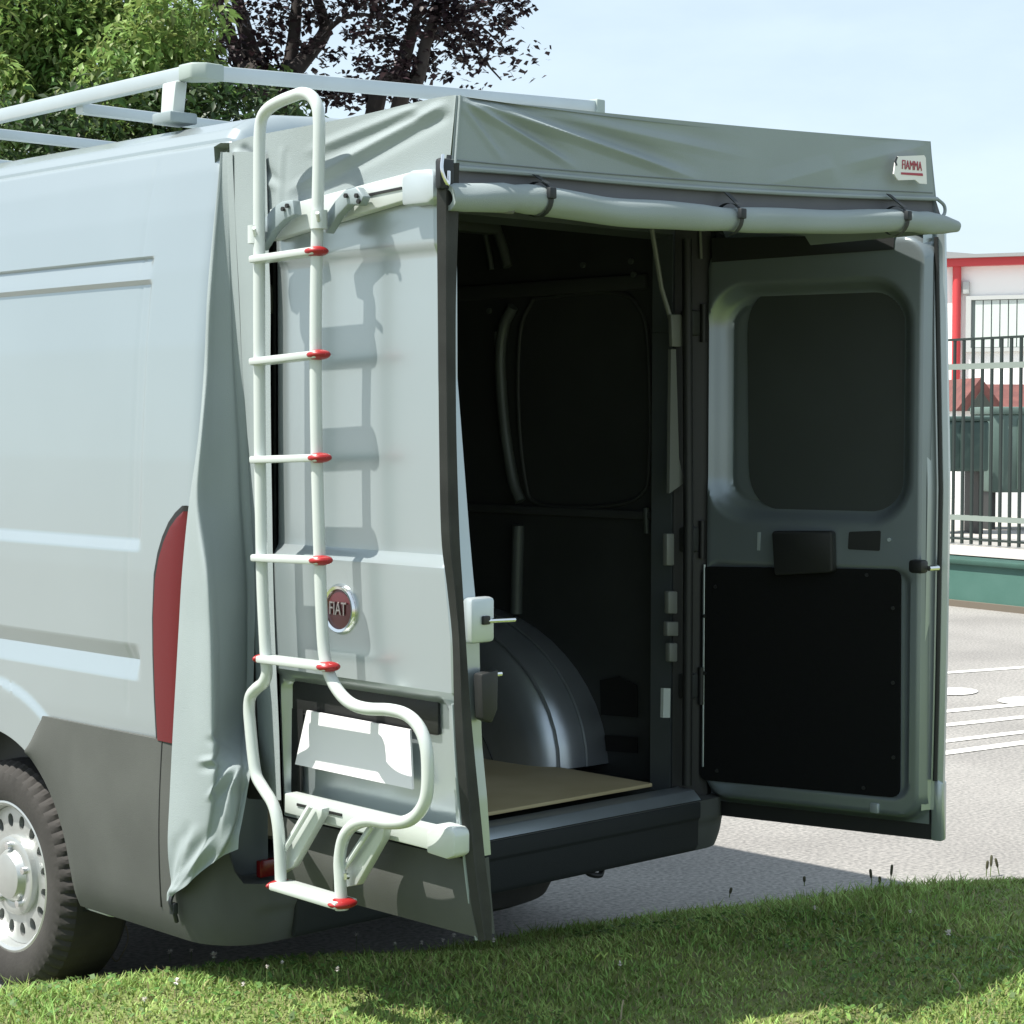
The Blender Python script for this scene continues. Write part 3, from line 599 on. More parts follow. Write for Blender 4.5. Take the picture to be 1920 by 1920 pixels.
bar('bar_slot', [(556,1506),(640,1526),(640,1531),(556,1511)], -.978, .004, black, 0)
for (pts) in ([(575,1508),(604,1516),(602,1530),(548,1625),(524,1640),(520,1600)], [(690,1545),(722,1552),(716,1575),(668,1660),(640,1665),(634,1632)]):
    bar('lower_bracket', pts, -1.012, .025, white_al)
    a_, b_ = pts[0], pts[5]; MB().tube([at(a_[0]+8, a_[1]+4, 0, -1.025), at(b_[0]+8, b_[1]+4, 0, -1.025)], .006, 8).build('bracket_flange', white_al, LD)
q = at(652, 1643, 0, -1.03); MB().tube([q, q+np.array([-.008, 0, 0])], .008, 8).build('bolt', chrome, LD)

# ================================================================== ROOF RACK
RK = empty('roof_rack', (0, 1.9, 2.54), 'silver aluminium roof rack of square rails on the van roof', 'roof rack')
RZ = 2.655; xR = float(at(1110, 192, 1, .36)[0]); y_r = .36
zl_, zr_ = RZ, float(at(1100, 200, 1, .36)[2])
def rail(nm, A, B, w, h):
    A, B = np.array(A, float), np.array(B, float); d_ = (B-A)/np.linalg.norm(B-A); s_ = np.cross((0, 0, 1.), d_); s_ /= np.linalg.norm(s_)
    return MB().box((A+B)/2, (np.linalg.norm(B-A), w, h), np.stack([d_, s_, np.cross(d_, s_)], 1)).build(nm, rack_al, RK, bevel=.004)
rail('side_rail', (-.81, y_r+.05, RZ), (-.81, 3.4, RZ-.02), .03, .040)
rail('side_rail', (xR+.02, y_r+.05, zr_), (xR+.02, 3.4, RZ-.02), .03, .040)
rail('crossbar', (-.75, y_r-.012, RZ), (xR, y_r-.012, zr_), .03, .038)
for yy in (.98, 1.62, 2.3, 3.0): rail('crossbar', (-.80, yy, RZ-.030), (xR+.01, yy, RZ-.030), .04, .03)
corner_m = mat('grey_corner_piece', (.30, .36, .34), .6)
MB().slab([(-.833, y_r+.06, RZ-.022), (-.833, y_r+.0, RZ-.022), (-.80, y_r-.029, RZ-.022), (-.74, y_r-.029, RZ-.022), (-.74, y_r+.005, RZ-.022), (-.79, y_r+.06, RZ-.022)], (0, 0, .045)).build('corner_piece', corner_m, RK, bevel=.006)
MB().slab([(xR-.01, y_r-.033, zr_-.025), (xR+.03, y_r-.033, zr_-.025), (xR+.03, y_r+.03, zr_-.025), (xR-.01, y_r+.03, zr_-.025)], (0, 0, .05)).build('end_plug', corner_m, RK, bevel=.006)
for yy in (.455, 1.9, 3.1):
    for sx in (-.81, xR+.02):
        ft = MB().slab([(sx-.03, yy-.035, RZ-.02), (sx-.028, yy+.035, RZ-.02), (sx-.04, yy+.03, 2.525), (sx-.04, yy-.03, 2.525)], (.04, 0, 0)).build('foot', white_al, RK, bevel=.006)
        MB().box((sx-.01, yy, 2.535), (.09, .09, .03)).build('foot_pad', bracketm, ft, bevel=.005)

# ================================================================== REAR CANOPY (tent over the open doors)
AW = empty('rear_awning', (0, -.5, 2.4), 'grey canvas canopy stretched over the open rear doors with rolled up curtain', 'awning')
FY = -.85
TLc = at(855, 179, 1, FY); TRc = at(1745, 265, 1, FY); BLc = at(846, 312, 1, FY); BRc = at(1756, 372, 1, FY)
# front valance: folds run from the left corner down to the right and from the right corner to the left
def seg_d(px, py, a, b):
    a = np.array(a, float); b = np.array(b, float); d_ = b-a; L2 = d_@d_; t_ = np.clip(((px-a[0])*d_[0]+(py-a[1])*d_[1])/L2, 0, 1)
    sgn = ((px-a[0])*d_[1]-(py-a[1])*d_[0])/math.sqrt(L2)
    return np.hypot(px-(a[0]+d_[0]*t_), py-(a[1]+d_[1]*t_)), t_, sgn
nu, nv = 300, 64; U, Vv = np.meshgrid(np.linspace(0, 1, nu), np.linspace(0, 1, nv))
sag = -.006*np.sin(np.pi*U)
PXx = 855+(1745-855)*U*(1-Vv)+(1756-855)*U*Vv-9*Vv*(1-U); PYy = (179+(265-179)*U)*(1-Vv)+(312+(372-312)*U)*Vv
PYy = PYy+Vv*8*np.sin(np.pi*U)+(1-Vv)*6*np.sin(np.pi*U)
folds = [((858,184),(1090,322),8,.013),((862,183),(1330,345),10,.017),((860,192),(950,312),7,.006),((880,184),(1420,300),10,.006),((1738,272),(1570,312),16,.007),((1570,312),(1420,352),20,.006)]
disp = np.zeros_like(U)
for a, b, wd, A in folds:
    d_, t_, s_ = seg_d(PXx, PYy, a, b); disp += A*tent(d_, wd)*sst(0, .12, t_)*sst(1.02, .7, t_) - .8*A*np.exp(-((d_-2.2*wd)/(1.3*wd))**2)*(s_ > 0)*sst(0, .12, t_)*sst(1.02, .7, t_)
disp += .0015*vnoise(PXx*.012, PYy*.02, 77)
Gf = np.zeros((nv, nu, 3))
for i in range(nv):
    for j in range(nu):
        Gf[i, j] = at(PXx[i, j], PYy[i, j], 1, FY)+np.array([0, -disp[i, j]-.02*Vv[i, j]*0, 0])
mb = MB().grid(Gf); mb.build('front_valance', canvas, AW, ang=80)
hem = [at(x, y, 1, FY-.004) for x, y in [(846,314),(1000,326),(1150,340),(1300,352),(1450,361),(1600,368),(1756,373)]]
MB().tube(spline(hem, 6), .006, 8).build('valance_hem', canvas, AW)
seam_m = mat('seam_thread', (.15, .175, .18), .8)
MB().tube([Gf[nv-7, j]+np.array([0, -.001, 0]) for j in range(0, nu, 3)], .0016, 6).build('valance_seam', seam_m, AW)
MB().tube([Gf[i, 2]+np.array([-.001, -.003, 0]) for i in range(0, nv, 3)], .004, 6).build('corner_seam', canvas, AW)
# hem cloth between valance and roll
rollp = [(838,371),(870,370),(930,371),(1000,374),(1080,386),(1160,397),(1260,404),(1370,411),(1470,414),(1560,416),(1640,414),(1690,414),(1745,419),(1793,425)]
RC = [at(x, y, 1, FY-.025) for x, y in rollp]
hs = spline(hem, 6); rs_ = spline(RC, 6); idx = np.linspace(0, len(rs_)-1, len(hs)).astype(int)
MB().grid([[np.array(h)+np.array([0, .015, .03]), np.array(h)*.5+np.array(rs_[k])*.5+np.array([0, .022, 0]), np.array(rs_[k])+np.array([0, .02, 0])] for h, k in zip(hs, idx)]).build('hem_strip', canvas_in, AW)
rr = np.interp(np.linspace(0, 1, len(rs_)), [0,.03,.08,.17,.19,.22,.5,.53,.56,.7,.85,.88,.91,.96,1.0], [.028,.032,.0345,.0345,.030,.0345,.033,.029,.033,.0325,.0325,.0285,.0325,.027,.017])
rr = rr*(1+.03*vnoise(np.arange(len(rs_))*.45, 0*np.arange(len(rs_)), 8))
mb = MB(); seg = 28; base = MB().tube(rs_, rr, seg, cap=False); Vt = np.array(base.v).reshape(len(rs_), seg, 3)
for i in range(len(rs_)):
    for k in range(seg):
        c_ = np.array(rs_[i]); Vt[i, k] = c_+(Vt[i, k]-c_)*(1+.05*vnoise(np.array(i*.33), np.array(k*.7), 15)+.03*math.sin(k*2*math.pi/seg*2+i*.12))
mb.add(Vt.reshape(-1, 3), base.f); c_ = np.array(rs_[0]); inn_ = c_+(Vt[0]-c_)*.62; inn2 = inn_+np.array([.12, 0, 0])
mb.add(list(Vt[0])+list(inn_)+list(inn2), [(k, (k+1) % seg, seg+(k+1) % seg, seg+k) for k in range(seg)]+[(seg+k, seg+(k+1) % seg, 2*seg+(k+1) % seg, 2*seg+k) for k in range(seg)])
mb.add(list(Vt[-1]), [tuple(range(seg))]); mb.build('rolled_curtain', canvas, AW, ang=70)
MB().tube([RC[0]+np.array([.03, 0, -.01]), RC[0]+np.array([.2, 0, -.01])], .012, 10).build('curtain_core', canvas_in, AW)
for (x, y) in ((1008, 374), (1366, 411), (1678, 414)):
    c_ = at(x, y, 1, FY-.025); top = at(x-8 if x < 1400 else x-16, y-46 if x < 1100 else y-50, 1, FY-.012)
    pts = [np.array([c_[0]+.006*math.sin(a), c_[1]-.040*math.sin(a), c_[2]+.041*math.cos(a)]) for a in np.linspace(0, 2*math.pi, 26)]
    ring = [[q+np.array([-.008, 0, 0]), q+np.array([.008, 0, 0])] for q in pts]
    stp = MB().grid(ring).build('strap', blackstrap, AW)
    MB().slab([top+np.array([-.009,-.004,0]), top+np.array([.009,-.004,0]), c_+np.array([.012,-.030,.034]), c_+np.array([-.006,-.030,.034])], (0, -.004, 0)).build('strap_tail', blackstrap, stp, smooth=False)
    MB().box(c_+np.array([.006, -.040, .012]), (.022, .014, .026)).build('buckle', blackstrap, stp, bevel=.003)
# left side panel of the canopy, lit by the sun
SX = -.948
tops = [(430,268),(470,256),(520,246),(600,231),(680,215),(760,196),(820,183),(855,178)]
bots = [(436,440),(470,440),(520,432),(600,412),(680,398),(760,384),(820,372),(838,360)]
tp = spline([at(x, y, 0, SX) for x, y in tops], 18); bp = spline([at(x, y, 0, SX+.008) for x, y in bots], 18); nS = len(tp)
tp[-1] = TLc.copy(); Gs = np.zeros((nS, 56, 3))
tpx = spline([np.array(q, float) for q in tops], 18); bpx = spline([np.array(q, float) for q in bots], 18)
sf = [((845,190),(525,368),11,.009),((790,198),(565,290),10,.006),((440,280),(520,360),8,.007),((440,275),(478,420),8,.006),((530,270),(520,440),5,.003)]
for i in range(nS):
    for j in range(56):
        v = j/55; q = np.array(tp[i])*(1-v)+np.array(bp[i])*v; pq = tpx[i]*(1-v)+bpx[i]*v; A_ = 0
        for a, b, wd, A in sf:
            d_, t_, s_ = seg_d(pq[0], pq[1], a, b); A_ += (A*tent(d_, wd)-.6*A*np.exp(-((d_-1.8*wd)/wd)**2)*(s_ > 0))*float(sst(0, .1, t_)*sst(1.02, .75, t_))
        Gs[i, j] = q+np.array([-A_*float(sst(0, .06, v)), 0, 0])
MB().grid(Gs).build('side_panel', canvas, AW, ang=80)
# roof sheet and right side panel
V_R = [np.array([.955, .05, 2.43]), TRc]
top_r = [V_R[0]*(1-t_)+V_R[1]*t_+np.array([0, 0, -.025*math.sin(math.pi*t_)]) for t_ in np.linspace(0, 1, nS)]
MB().grid([[np.array(tp[i])*(1-u_)+np.array(top_r[i])*u_+np.array([0, 0, -.02*math.sin(math.pi*u_)]) for u_ in np.linspace(0, 1, 30)] for i in range(nS)]).build('roof_sheet', canvas, AW)
e0 = [np.array(tp[0])*(1-u_)+np.array(top_r[0])*u_+np.array([0, 0, -.02*math.sin(math.pi*u_)]) for u_ in np.linspace(0, 1, 30)]
MB().grid([[q_, np.array([q_[0]*1.0, .06, q_[2]+.004]), np.array([q_[0]*.985, .11, q_[2]+.0]), np.array([q_[0]*.95, .15, q_[2]-.06])] for q_ in e0]).build('roof_sheet_lip', canvas, AW)
MB().grid([[np.array(top_r[i])*(1-v)+(np.array([top_r[i][0]+.04, top_r[i][1], 2.25]))*v for v in np.linspace(0, 1, 8)] for i in range(nS)]).build('side_panel', canvas, AW)
# corner flap: hangs round the rear corner of the body, pleated
FR = [ # y at left edge, y at right edge, then (pixel, axis, plane) for edge, ridge, second ridge, valley
 (285,285,(414,1,.055),(418,1,.05),(426,1,.03),(436,1,-.01)),(450,450,(398,1,.055),(404,1,.045),(429,1,.03),(443,1,.0)),(560,560,(389,1,.055),(396,1,.04),(432,1,.025),(449,1,.0)),
 (680,680,(383,1,.055),(390,1,.04),(434,1,.02),(454,1,.0)),(820,820,(371,0,-1.035),(378,0,-1.045),(440,1,.012),(464,1,.004)),(950,950,(354,0,-1.042),(370,0,-1.062),(446,1,.008),(470,1,.002)),
 (1080,1080,(341,0,-1.045),(386,0,-1.085),(456,1,.004),(478,1,.0)),(1180,1180,(335,0,-1.045),(392,0,-1.088),(458,1,.002),(477,1,-.002)),(1280,1280,(330,0,-1.048),(395,0,-1.09),(458,1,.0),(475,1,-.005)),
 (1370,1370,(325,0,-1.05),(396,0,-1.09),(452,1,-.01),(472,1,-.012)),(1440,1436,(321,0,-1.052),(396,0,-1.088),(448,0,-1.03),(470,0,-1.0)),(1500,1490,(318,0,-1.055),(392,0,-1.085),(442,0,-1.04),(463,0,-1.01)),
 (1560,1536,(315,0,-1.058),(384,0,-1.08),(434,0,-1.05),(455,0,-1.02)),(1620,1566,(314,0,-1.06),(370,0,-1.075),(424,0,-1.055),(449,0,-1.03)),(1690,1592,(313,0,-1.062),(352,0,-1.07),(402,0,-1.055),(447,0,-1.03))]
def frow(r_):
    ya, yb = r_[0], r_[1]; fr_ = (0, .3, .75, 1.)
    A, B, C_, D_ = [at(px_, ya+(yb-ya)*f_, ax_, pl_) for (px_, ax_, pl_), f_ in zip(r_[2:], fr_)]
    return [A, A*.5+B*.5+np.array([-.003, 0, 0]), B, B*.66+C_*.34+np.array([.0, .006, 0]), B*.33+C_*.67+np.array([.0, .006, 0]), C_, C_*.5+D_*.5+np.array([.002, .010, 0]), D_]
Fr = np.array([frow(r_) for r_ in FR]); Fg = np.array([spline(list(Fr[:, j]), 26) for j in range(8)]).transpose(1, 0, 2); fin = np.array([spline(list(r_), 10) for r_ in Fg])
def topx(Pq):
    d_ = Pq-CAM; z_ = d_@_f; return 960+FPX*(d_@_r)/z_, 960-FPX*(d_@_u)/z_
cr = [((450,1416),(366,1430),8,.007),((450,1420),(386,1505),7,.010),((452,1425),(414,1575),8,.010),((448,1410),(392,1370),8,.006),((320,1686),(372,1540),10,.008),((322,1684),(410,1560),10,.009),((318,1686),(345,1560),8,.006),((330,1684),(430,1600),9,.006)]
for i in range(fin.shape[0]):
    for j in range(fin.shape[1]):
        u_, v_ = topx(fin[i, j])
        if v_ < 880: continue
        A_ = 0
        for a, b, wd, A in cr:
            d_, t_, s_ = seg_d(u_, v_, a, b); A_ += (A*float(tent(d_, wd))-.7*A*math.exp(-((d_-1.7*wd)/wd)**2)*(s_ > 0))*float(sst(0, .15, t_)*sst(1.02, .7, t_))
        fin[i, j, 0] -= A_
fin[:, :, 0] += -.0012*vnoise(fin[:, :, 2]*7, fin[:, :, 1]*25, 61)
MB().grid(fin).build('corner_flap', canvas, AW, ang=85)
ST = [(285,436,498),(330,438,500),(450,443,503),(560,449,507),(680,454,507),(820,464,508),(950,470,510),(1080,478,512),(1180,478,515),(1280,480,519),(1370,484,523),(1440,488,525),(1500,492,527)]
sa = spline([at(a, y, 1, -.004) for y, a, b in ST], 6); sb = spline([at(b, y, 0, -.953) for y, a, b in ST], 6)
MB().grid([[a*(1-t_)+b*t_+np.array([-.006*math.sin(math.pi*t_), 0, 0]) for t_ in np.linspace(0, 1, 7)] for a, b in zip(sa, sb)]).build('hinge_side_strip', canvas, AW, ang=85)
MB().grid([[a_+np.array([.003, .002, 0]), np.array([-.885, .035, a_[2]]), np.array([-.86, .09, a_[2]])] for a_ in sa]).build('sun_leak_blocker', strapm, AW)  # added strip behind the flap, blocks sun leaking through the corner slit
zz = np.linspace(.62, 2.36, 30)
MB().grid([[np.array([1.0-.05*(z-1.3)*(z > 1.3), .07, z]), np.array([1.03-.05*(z-1.3)*(z > 1.3), .0, z]), np.array([1.0, -.07+.01*math.sin(z*7), z]), np.array([.985, -.10, z])] for z in zz]).build('corner_flap', strapm, AW, ang=85)
q = at(324, 1690, 0, -1.06); hk = MB().tube(spline([q+np.array([0,0,.02]), q+np.array([-.01,-.004,0]), q+np.array([0,-.008,-.03]), q+np.array([.012,0,-.055])], 6), .006, 8).build('flap_hook', blackstrap, AW)
MB().box(q+np.array([0, -.004, -.018]), (.016, .02, .03)).build('hook_buckle', blackstrap, hk, bevel=.003)
# charcoal edge band hanging from the canopy corner past the door edge
BD = [(306,826,856),(330,820,855),(400,819,854),(500,820,851),(600,821,849),(800,823,850),(1000,827,856),(1100,838,862),(1200,848,868),(1320,851,876),(1420,856,885),(1520,864,895),(1620,874,905),(1700,884,915),(1762,896,917)]
A_ = spline([at(a, y, 1, -.868) for y, a, b in BD], 6); B_ = spline([at(b, y, 1, -.872) for y, a, b in BD], 6)
mb = MB(); gq = [[a, a*.7+b*.3+np.array([0, -.012, 0]), a*.4+b*.6+np.array([0, -.004, 0]), b+np.array([0, -.010, 0]), b+np.array([0, .004, 0]), a*.5+b*.5+np.array([0, .006, 0]), a] for a, b in zip(A_, B_)]
mb.grid(gq).build('edge_band', strapm, AW, ang=60)
bs = spline([at(a-2, y, 1, -.862) for y, a, b in BD[9:]], 6)
MB().tube(bs, .004, 6).build('band_piping', canvas, AW)
q = at(830, 322, 1, -.875)
MB().box(q+np.array([.006, 0, -.005]), (.045, .02, .07)).build('corner_clip', blackstrap, AW, bevel=.008)
MB().tube(spline([q+np.array([-.012, -.014, .035]), q+np.array([-.02, -.02, .0]), q+np.array([-.004, -.022, -.03]), q+np.array([.004, -.016, .0])], 6), .004, 8).build('corner_ring', chrome, AW)
MB().tube(spline([at(1756,372,1,FY), at(1770,385,1,FY), at(1771,400,1,FY), at(1762,410,1,FY)], 6), .005, 8).build('pull_cord', canvas, AW)
# maker's tag
tg = at(1707, 317, 1, FY-.030); d_x = (at(1760,322,1,FY)-at(1660,312,1,FY)); d_x /= np.linalg.norm(d_x); sc_ = np.linalg.norm(at(1735,317,1,FY)-at(1680,317,1,FY))
tagw = mat('tag_white', (.72, .72, .70), .5); tagr = mat('tag_red', (.34, .03, .05), .5); tagd = mat('tag_dark', (.02, .025, .03), .5)
cor = [(1679,304),(1684,293),(1733,291),(1736,296),(1738,345),(1724,344),(1716,337),(1684,338),(1676,326)]
tl_ = MB().slab([at(x, y, 1, FY-.028) for x, y in cor], (0, .004, 0)).build('maker_tag', tagw, AW, smooth=False)
up_ = np.array([0, 0, 1.]); nrm = np.cross(d_x, up_)
c_ = at(1710, 311, 1, FY-.0295); MTx = Matrix([[d_x[i], up_[i], nrm[i], c_[i]] for i in range(3)]+[[0, 0, 0, 1]])
text_obj('tag_letters', 'FIAMMA', .037, tagr, MTx, tl_, ext=.0006, sx=.72)
MB().slab([at(x, y, 1, FY-.0292) for x, y in [(1690,323),(1730,325),(1731,330),(1690,327)]], (0, .001, 0)).build('tag_underline', tagr, tl_, smooth=False)
MB().slab([at(x, y, 1, FY-.0292) for x, y in [(1681,293),(1684,294),(1681,303),(1683,310),(1680,311),(1677,302)]], (0, .001, 0)).build('tag_mark', tagd, tl_, smooth=False)

# ================================================================== CAR PARK, FENCE, BUILDING
linem = mat('road_paint', (.74, .74, .70), .7, 0, col2=(.48, .47, .44), vscale=16, detail=8)
def gp(x, y, z=.004): return at(x, y, 2, z)
def line_strip(a, b, wpx, ext=4.):
    A, B = gp(*a), gp(*b); d_ = (B-A)/np.linalg.norm(B-A); A = A-d_*ext; B = B+d_*3; C1 = gp(a[0], a[1]+wpx); wv = (C1-gp(*a)); wv = wv-d_*(wv@d_); wv = wv/np.linalg.norm(wv)*min(.12, max(.08, np.linalg.norm(wv)))
    o_ = MB().add([A, B, B+wv, A+wv], [(0,1,2,3)]).build('parking_line', linem, smooth=False, recalc=False); return o_
for i, (a, b, w_) in enumerate([((1775,1259),(1920,1249),4), ((1775,1330),(1920,1317),6), ((1775,1356),(1920,1341),6), ((1775,1386),(1920,1369),6), ((1775,1407),(1920,1388),8)]):
    o = line_strip(a, b, w_); tag(o, ['thin white parking line on the asphalt nearest the low green wall', 'white parking line just van side of the rounded markings', 'white parking line third from the low green wall', 'white parking line second from the open van door', 'widest white parking line, the one nearest the open van door'][i], 'line', 'parking lines')
for cx_, cy_, rx_, ry_ in ((1790,1296,44,7), (1915,1313,45,7)):
    pts = [gp(cx_+rx_*math.cos(a), cy_+ry_*math.sin(a), .006) for a in np.linspace(0, 2*math.pi, 25)[:-1]]
    o = MB().add(pts, [tuple(range(24))]).build('road_marking', linem, smooth=False, recalc=False); tag(o, 'rounded white marking painted between parking lines', 'marking', 'rounded road markings')
# low green wall, raised concrete terrace, fence
wa = np.array([12.02, 5.82, 0]); wd_ = np.array([.2, .94, 0]); wd_ /= np.linalg.norm(wd_); wn = np.array([wd_[1], -wd_[0], 0])   # wn points away from the car park
green_w = mat('green_painted_concrete', (.04, .115, .092), .7, 0, col2=(.065, .15, .125), vscale=1.6, bump=.2, bscale=30)
conc = mat('pale_concrete', (.42, .40, .36), .9, 0, col2=(.34, .33, .31), vscale=2.5, bump=.2, bscale=40)
A0, B0 = wa-wd_*14, wa+wd_*30
GW = empty('green_wall', tuple(wa), 'low green painted wall with a dark coping in front of the fence', 'wall')
R3 = np.stack([wd_, wn, np.array([0, 0, 1.])], 1); mid = (A0+B0)/2
MB().box(mid+wn*.15+np.array([0, 0, .20]), (44, .30, .40), R3).build('wall_face', green_w, GW, smooth=False)
dkg = mat('dark_green_coping', (.03, .085, .065), .6, 0, var=.2)
MB().box(mid+wn*.14+np.array([0, 0, .425]), (44, .36, .05), R3).build('coping', dkg, GW, bevel=.01)
MB().box(mid-wn*.02+np.array([0, 0, .03]), (44, .05, .06), R3).build('wall_base', mat('wall_base_stain', (.13, .11, .085), .9), GW, smooth=False)
o = MB().add([A0+wn*.32+np.array([0,0,.46]), B0+wn*.32+np.array([0,0,.46]), B0+wn*60+np.array([0,0,.46]), A0+wn*60+np.array([0,0,.46])], [(0,1,2,3)]).build('terrace_pavement', conc, smooth=False); tag(o, kind='structure')
fo = 1.5; fp = wa+wn*fo; fence_m = mat('dark_green_steel', (.022, .034, .030), .5, .2); rail_m = mat('grey_green_rail', (.20, .24, .215), .6)
zb_, zt_ = .56, .0
qf = atpl(1850, 632, fp, wn); zt_ = float(qf[2]); zb_ = float(atpl(1850, 1022, fp, wn)[2])
FN = empty('steel_fence', tuple(fp), 'dark steel picket fence with grey rails standing above the green wall', 'fence')
zr1 = float(atpl(1850, 686, fp, wn)[2]); zr2 = float(atpl(1850, 973, fp, wn)[2])
s0 = float((atpl(1900, 800, fp, wn)-fp)@wd_); k0, k1 = s0-4.0, s0+9.0
for zz, h_, m_, nm in ((zt_-.012, .024, fence_m, 'top_rail'), (zr1, .06, rail_m, 'rail'), (zr2, .055, rail_m, 'rail'), (zb_+.05, .022, fence_m, 'bottom_rail')):
    MB().box(fp+wd_*(k0+k1)/2+np.array([0, 0, zz]), (k1-k0, .03, h_), R3).build(nm, m_, FN, smooth=False)
pk = MB().box((0, 0, 0), (.030, .022, zt_-zb_), R3); pm = None
spx = float((atpl(1800, 800, fp, wn)-atpl(1817.3, 800, fp, wn))@wd_); sp = abs(spx)
pos = np.arange(k0, k1, sp)
for i, s_ in enumerate(pos):
    q = fp+wd_*s_+np.array([0, 0, (zt_+zb_)/2])
    if pm is None: o = pk.build('picket', fence_m, FN, smooth=False); pm = o.data
    else: o = bpy.data.objects.new('picket', pm); COL.objects.link(o); o.parent = FN; o.matrix_parent_inverse = Matrix.Translation(-Vector(tuple(fp)))
    o.location = tuple(q)
for s_ in np.arange(k0, k1+.1, 2.6): MB().box(fp+wd_*s_+wn*.03+np.array([0, 0, (.46+zt_)/2]), (.06, .06, zt_-.46), R3).build('fence_post', fence_m, FN, smooth=False)
# building far behind
dB = 36.; wallm = mat('white_render', (.84, .84, .82), .8, 0, var=.03, vscale=1.5); redm = mat('red_trim', (.50, .045, .05), .55); roofm = mat('grey_roof', (.26, .27, .27), .7)
Bo = adep(1793, 800, dB); b_ang = math.atan2(_r[1], _r[0])-.42; bu = np.array([math.cos(b_ang), math.sin(b_ang), 0]); bn = np.array([bu[1], -bu[0], 0])
if bn@_f > 0: bn = -bn                                      # facade normal, towards the car park
def bpt(x, y, off=0.): return atpl(x, y, Bo+bn*off, bn)
R4 = np.stack([bu, -bn, np.array([0, 0, 1.])], 1)
BL = empty('white_building', tuple(Bo*np.array([1, 1, 0])), 'white rendered building with red fascia and red downpipe behind the fence', 'building')
zf = float(bpt(1793, 500)[2]); uu = lambda x, y=600: float((bpt(x, y)-Bo)@bu)
MB().box(Bo*np.array([1,1,0])+bu*3-bn*4+np.array([0, 0, zf/2]), (22, 8, zf), R4).build('wall', wallm, BL, smooth=False)
MB().box(Bo*np.array([1,1,0])+bu*3+bn*.1+np.array([0, 0, zf+.07]), (22.4, .2, .15), R4).build('fascia', redm, BL, smooth=False)
MB().box(Bo*np.array([1,1,0])+bu*3-bn*3.9+np.array([0, 0, zf+.16]), (22.4, 8.4, .06), R4).build('roof', roofm, BL, smooth=False)
rl = Bo*np.array([1, 1, 0]); MB().slab([rl-bu*8-bn*.3+np.array([0,0,zf+.19]), rl+bu*.7-bn*.3+np.array([0,0,zf+.19]), rl-bu*8-bn*.3+np.array([0,0,zf+1.15])], -bn*7).build('roof_slope', roofm, BL, smooth=False)
MB().tube([Bo*np.array([1,1,0])+bn*.09+np.array([0,0,.5]), Bo*np.array([1,1,0])+bn*.09+np.array([0,0,zf])], .075, 12).build('downpipe', redm, BL)
# window with vertical blinds
w0, w1 = uu(1822), uu(1960); zt2, zb2 = float(bpt(1860, 562)[2]), float(bpt(1860, 652)[2])
fr = mat('window_frame_grey', (.42, .44, .43), .5); wn_o = MB()
for (a, b, c1, c2) in ((w0-.09, w0, zb2, zt2), (w1, w1+.09, zb2, zt2), (w0-.09, w1+.09, zt2, zt2+.07), (w0-.09, w1+.09, zb2-.07, zb2)):
    wn_o.box(Bo*np.array([1,1,0])+bu*(a+b)/2+bn*.03+np.array([0, 0, (c1+c2)/2]), (b-a, .10, c2-c1), R4)
wo_ = wn_o.build('window', fr, BL, smooth=False)
MB().box(Bo*np.array([1,1,0])+bu*(w0+w1)/2+bn*.005+np.array([0, 0, (zb2+zt2)/2]), (w1-w0, .02, zt2-zb2), R4).build('window_recess', mat('window_dark', (.18, .22, .21), .3), wo_, smooth=False)
slat_m = mat('blind_slat', (.50, .56, .53), .6)
for k in range(8):
    c_ = w0+.06+(w1-w0-.1)*(k+.5)/8; MB().box(Bo*np.array([1,1,0])+bu*c_+bn*.04+np.array([0, 0, (zb2+zt2)/2]), ((w1-w0)/8*.8, .015, zt2-zb2-.02), R4).build('blind_slat', slat_m, wo_, smooth=False)
MB().box(Bo*np.array([1,1,0])+bu*uu(1812)+bn*.05+np.array([0, 0, float(bpt(1812, 540)[2])]), (.12, .08, .22), R4).build('wall_lamp', fr, BL, bevel=.01)
# small hut with tiled gable roof
dH = 28.; Ho = adep(1838, 800, dH); Ho[2] = .46
tile = mat('red_roof_tile', (.17, .06, .05), .8, 0, col2=(.11, .04, .035), vscale=6, bump=.4, bscale=25)
def hz(y): return float(adep(1838, y, dH)[2])
HT = empty('garden_hut', tuple(Ho), 'small white hut with a reddish brown tiled gable roof behind the fence', 'hut')
hw = (adep(1880, 770, dH)-adep(1797, 770, dH)); hw = np.linalg.norm(hw)
ha = math.atan2(_r[1], _r[0])+.1; hu = np.array([math.cos(ha), math.sin(ha), 0]); hn = np.array([hu[1], -hu[0], 0])
if hn@_f > 0: hn = -hn
ez, rz_ = hz(768), hz(708)
Rh = np.stack([hu, -hn, np.array([0, 0, 1.])], 1)
MB().box(np.array([Ho[0], Ho[1], (ez+.46)/2])+hu*1.4-hn*.9, (3.4, 1.6, ez-.46), Rh).build('wall', wallm, HT, smooth=False)
E0 = np.array([Ho[0], Ho[1], 0.])
gab = [E0-hu*.36+np.array([0,0,ez-.02]), E0+hu*.0+np.array([0,0,rz_]), E0+hu*.36+np.array([0,0,ez-.02])]
MB().slab([g_+hn*.02 for g_ in gab], -hn*1.6).build('gable_roof', tile, HT, smooth=False)
rr_ = [E0+hn*.0+np.array([0,0,ez]), E0+hu*3.3+np.array([0,0,ez]), E0+hu*3.3-hn*.8+np.array([0,0,hz(718)]), E0-hn*.8+np.array([0,0,hz(718)])]
MB().slab(rr_, (0, 0, -.05)).build('roof', tile, HT, smooth=False)
MB().slab([g_*1.0+hn*.03+np.array([0, 0, -.0]) for g_ in (E0-hu*.2+np.array([0,0,ez-.02]), E0+np.array([0,0,ez+(rz_-ez)*.6]), E0+hu*.2+np.array([0,0,ez-.02]))], -hn*.012).build('gable_board', mat('gable_dark', (.05, .06, .05), .8), HT, smooth=False)
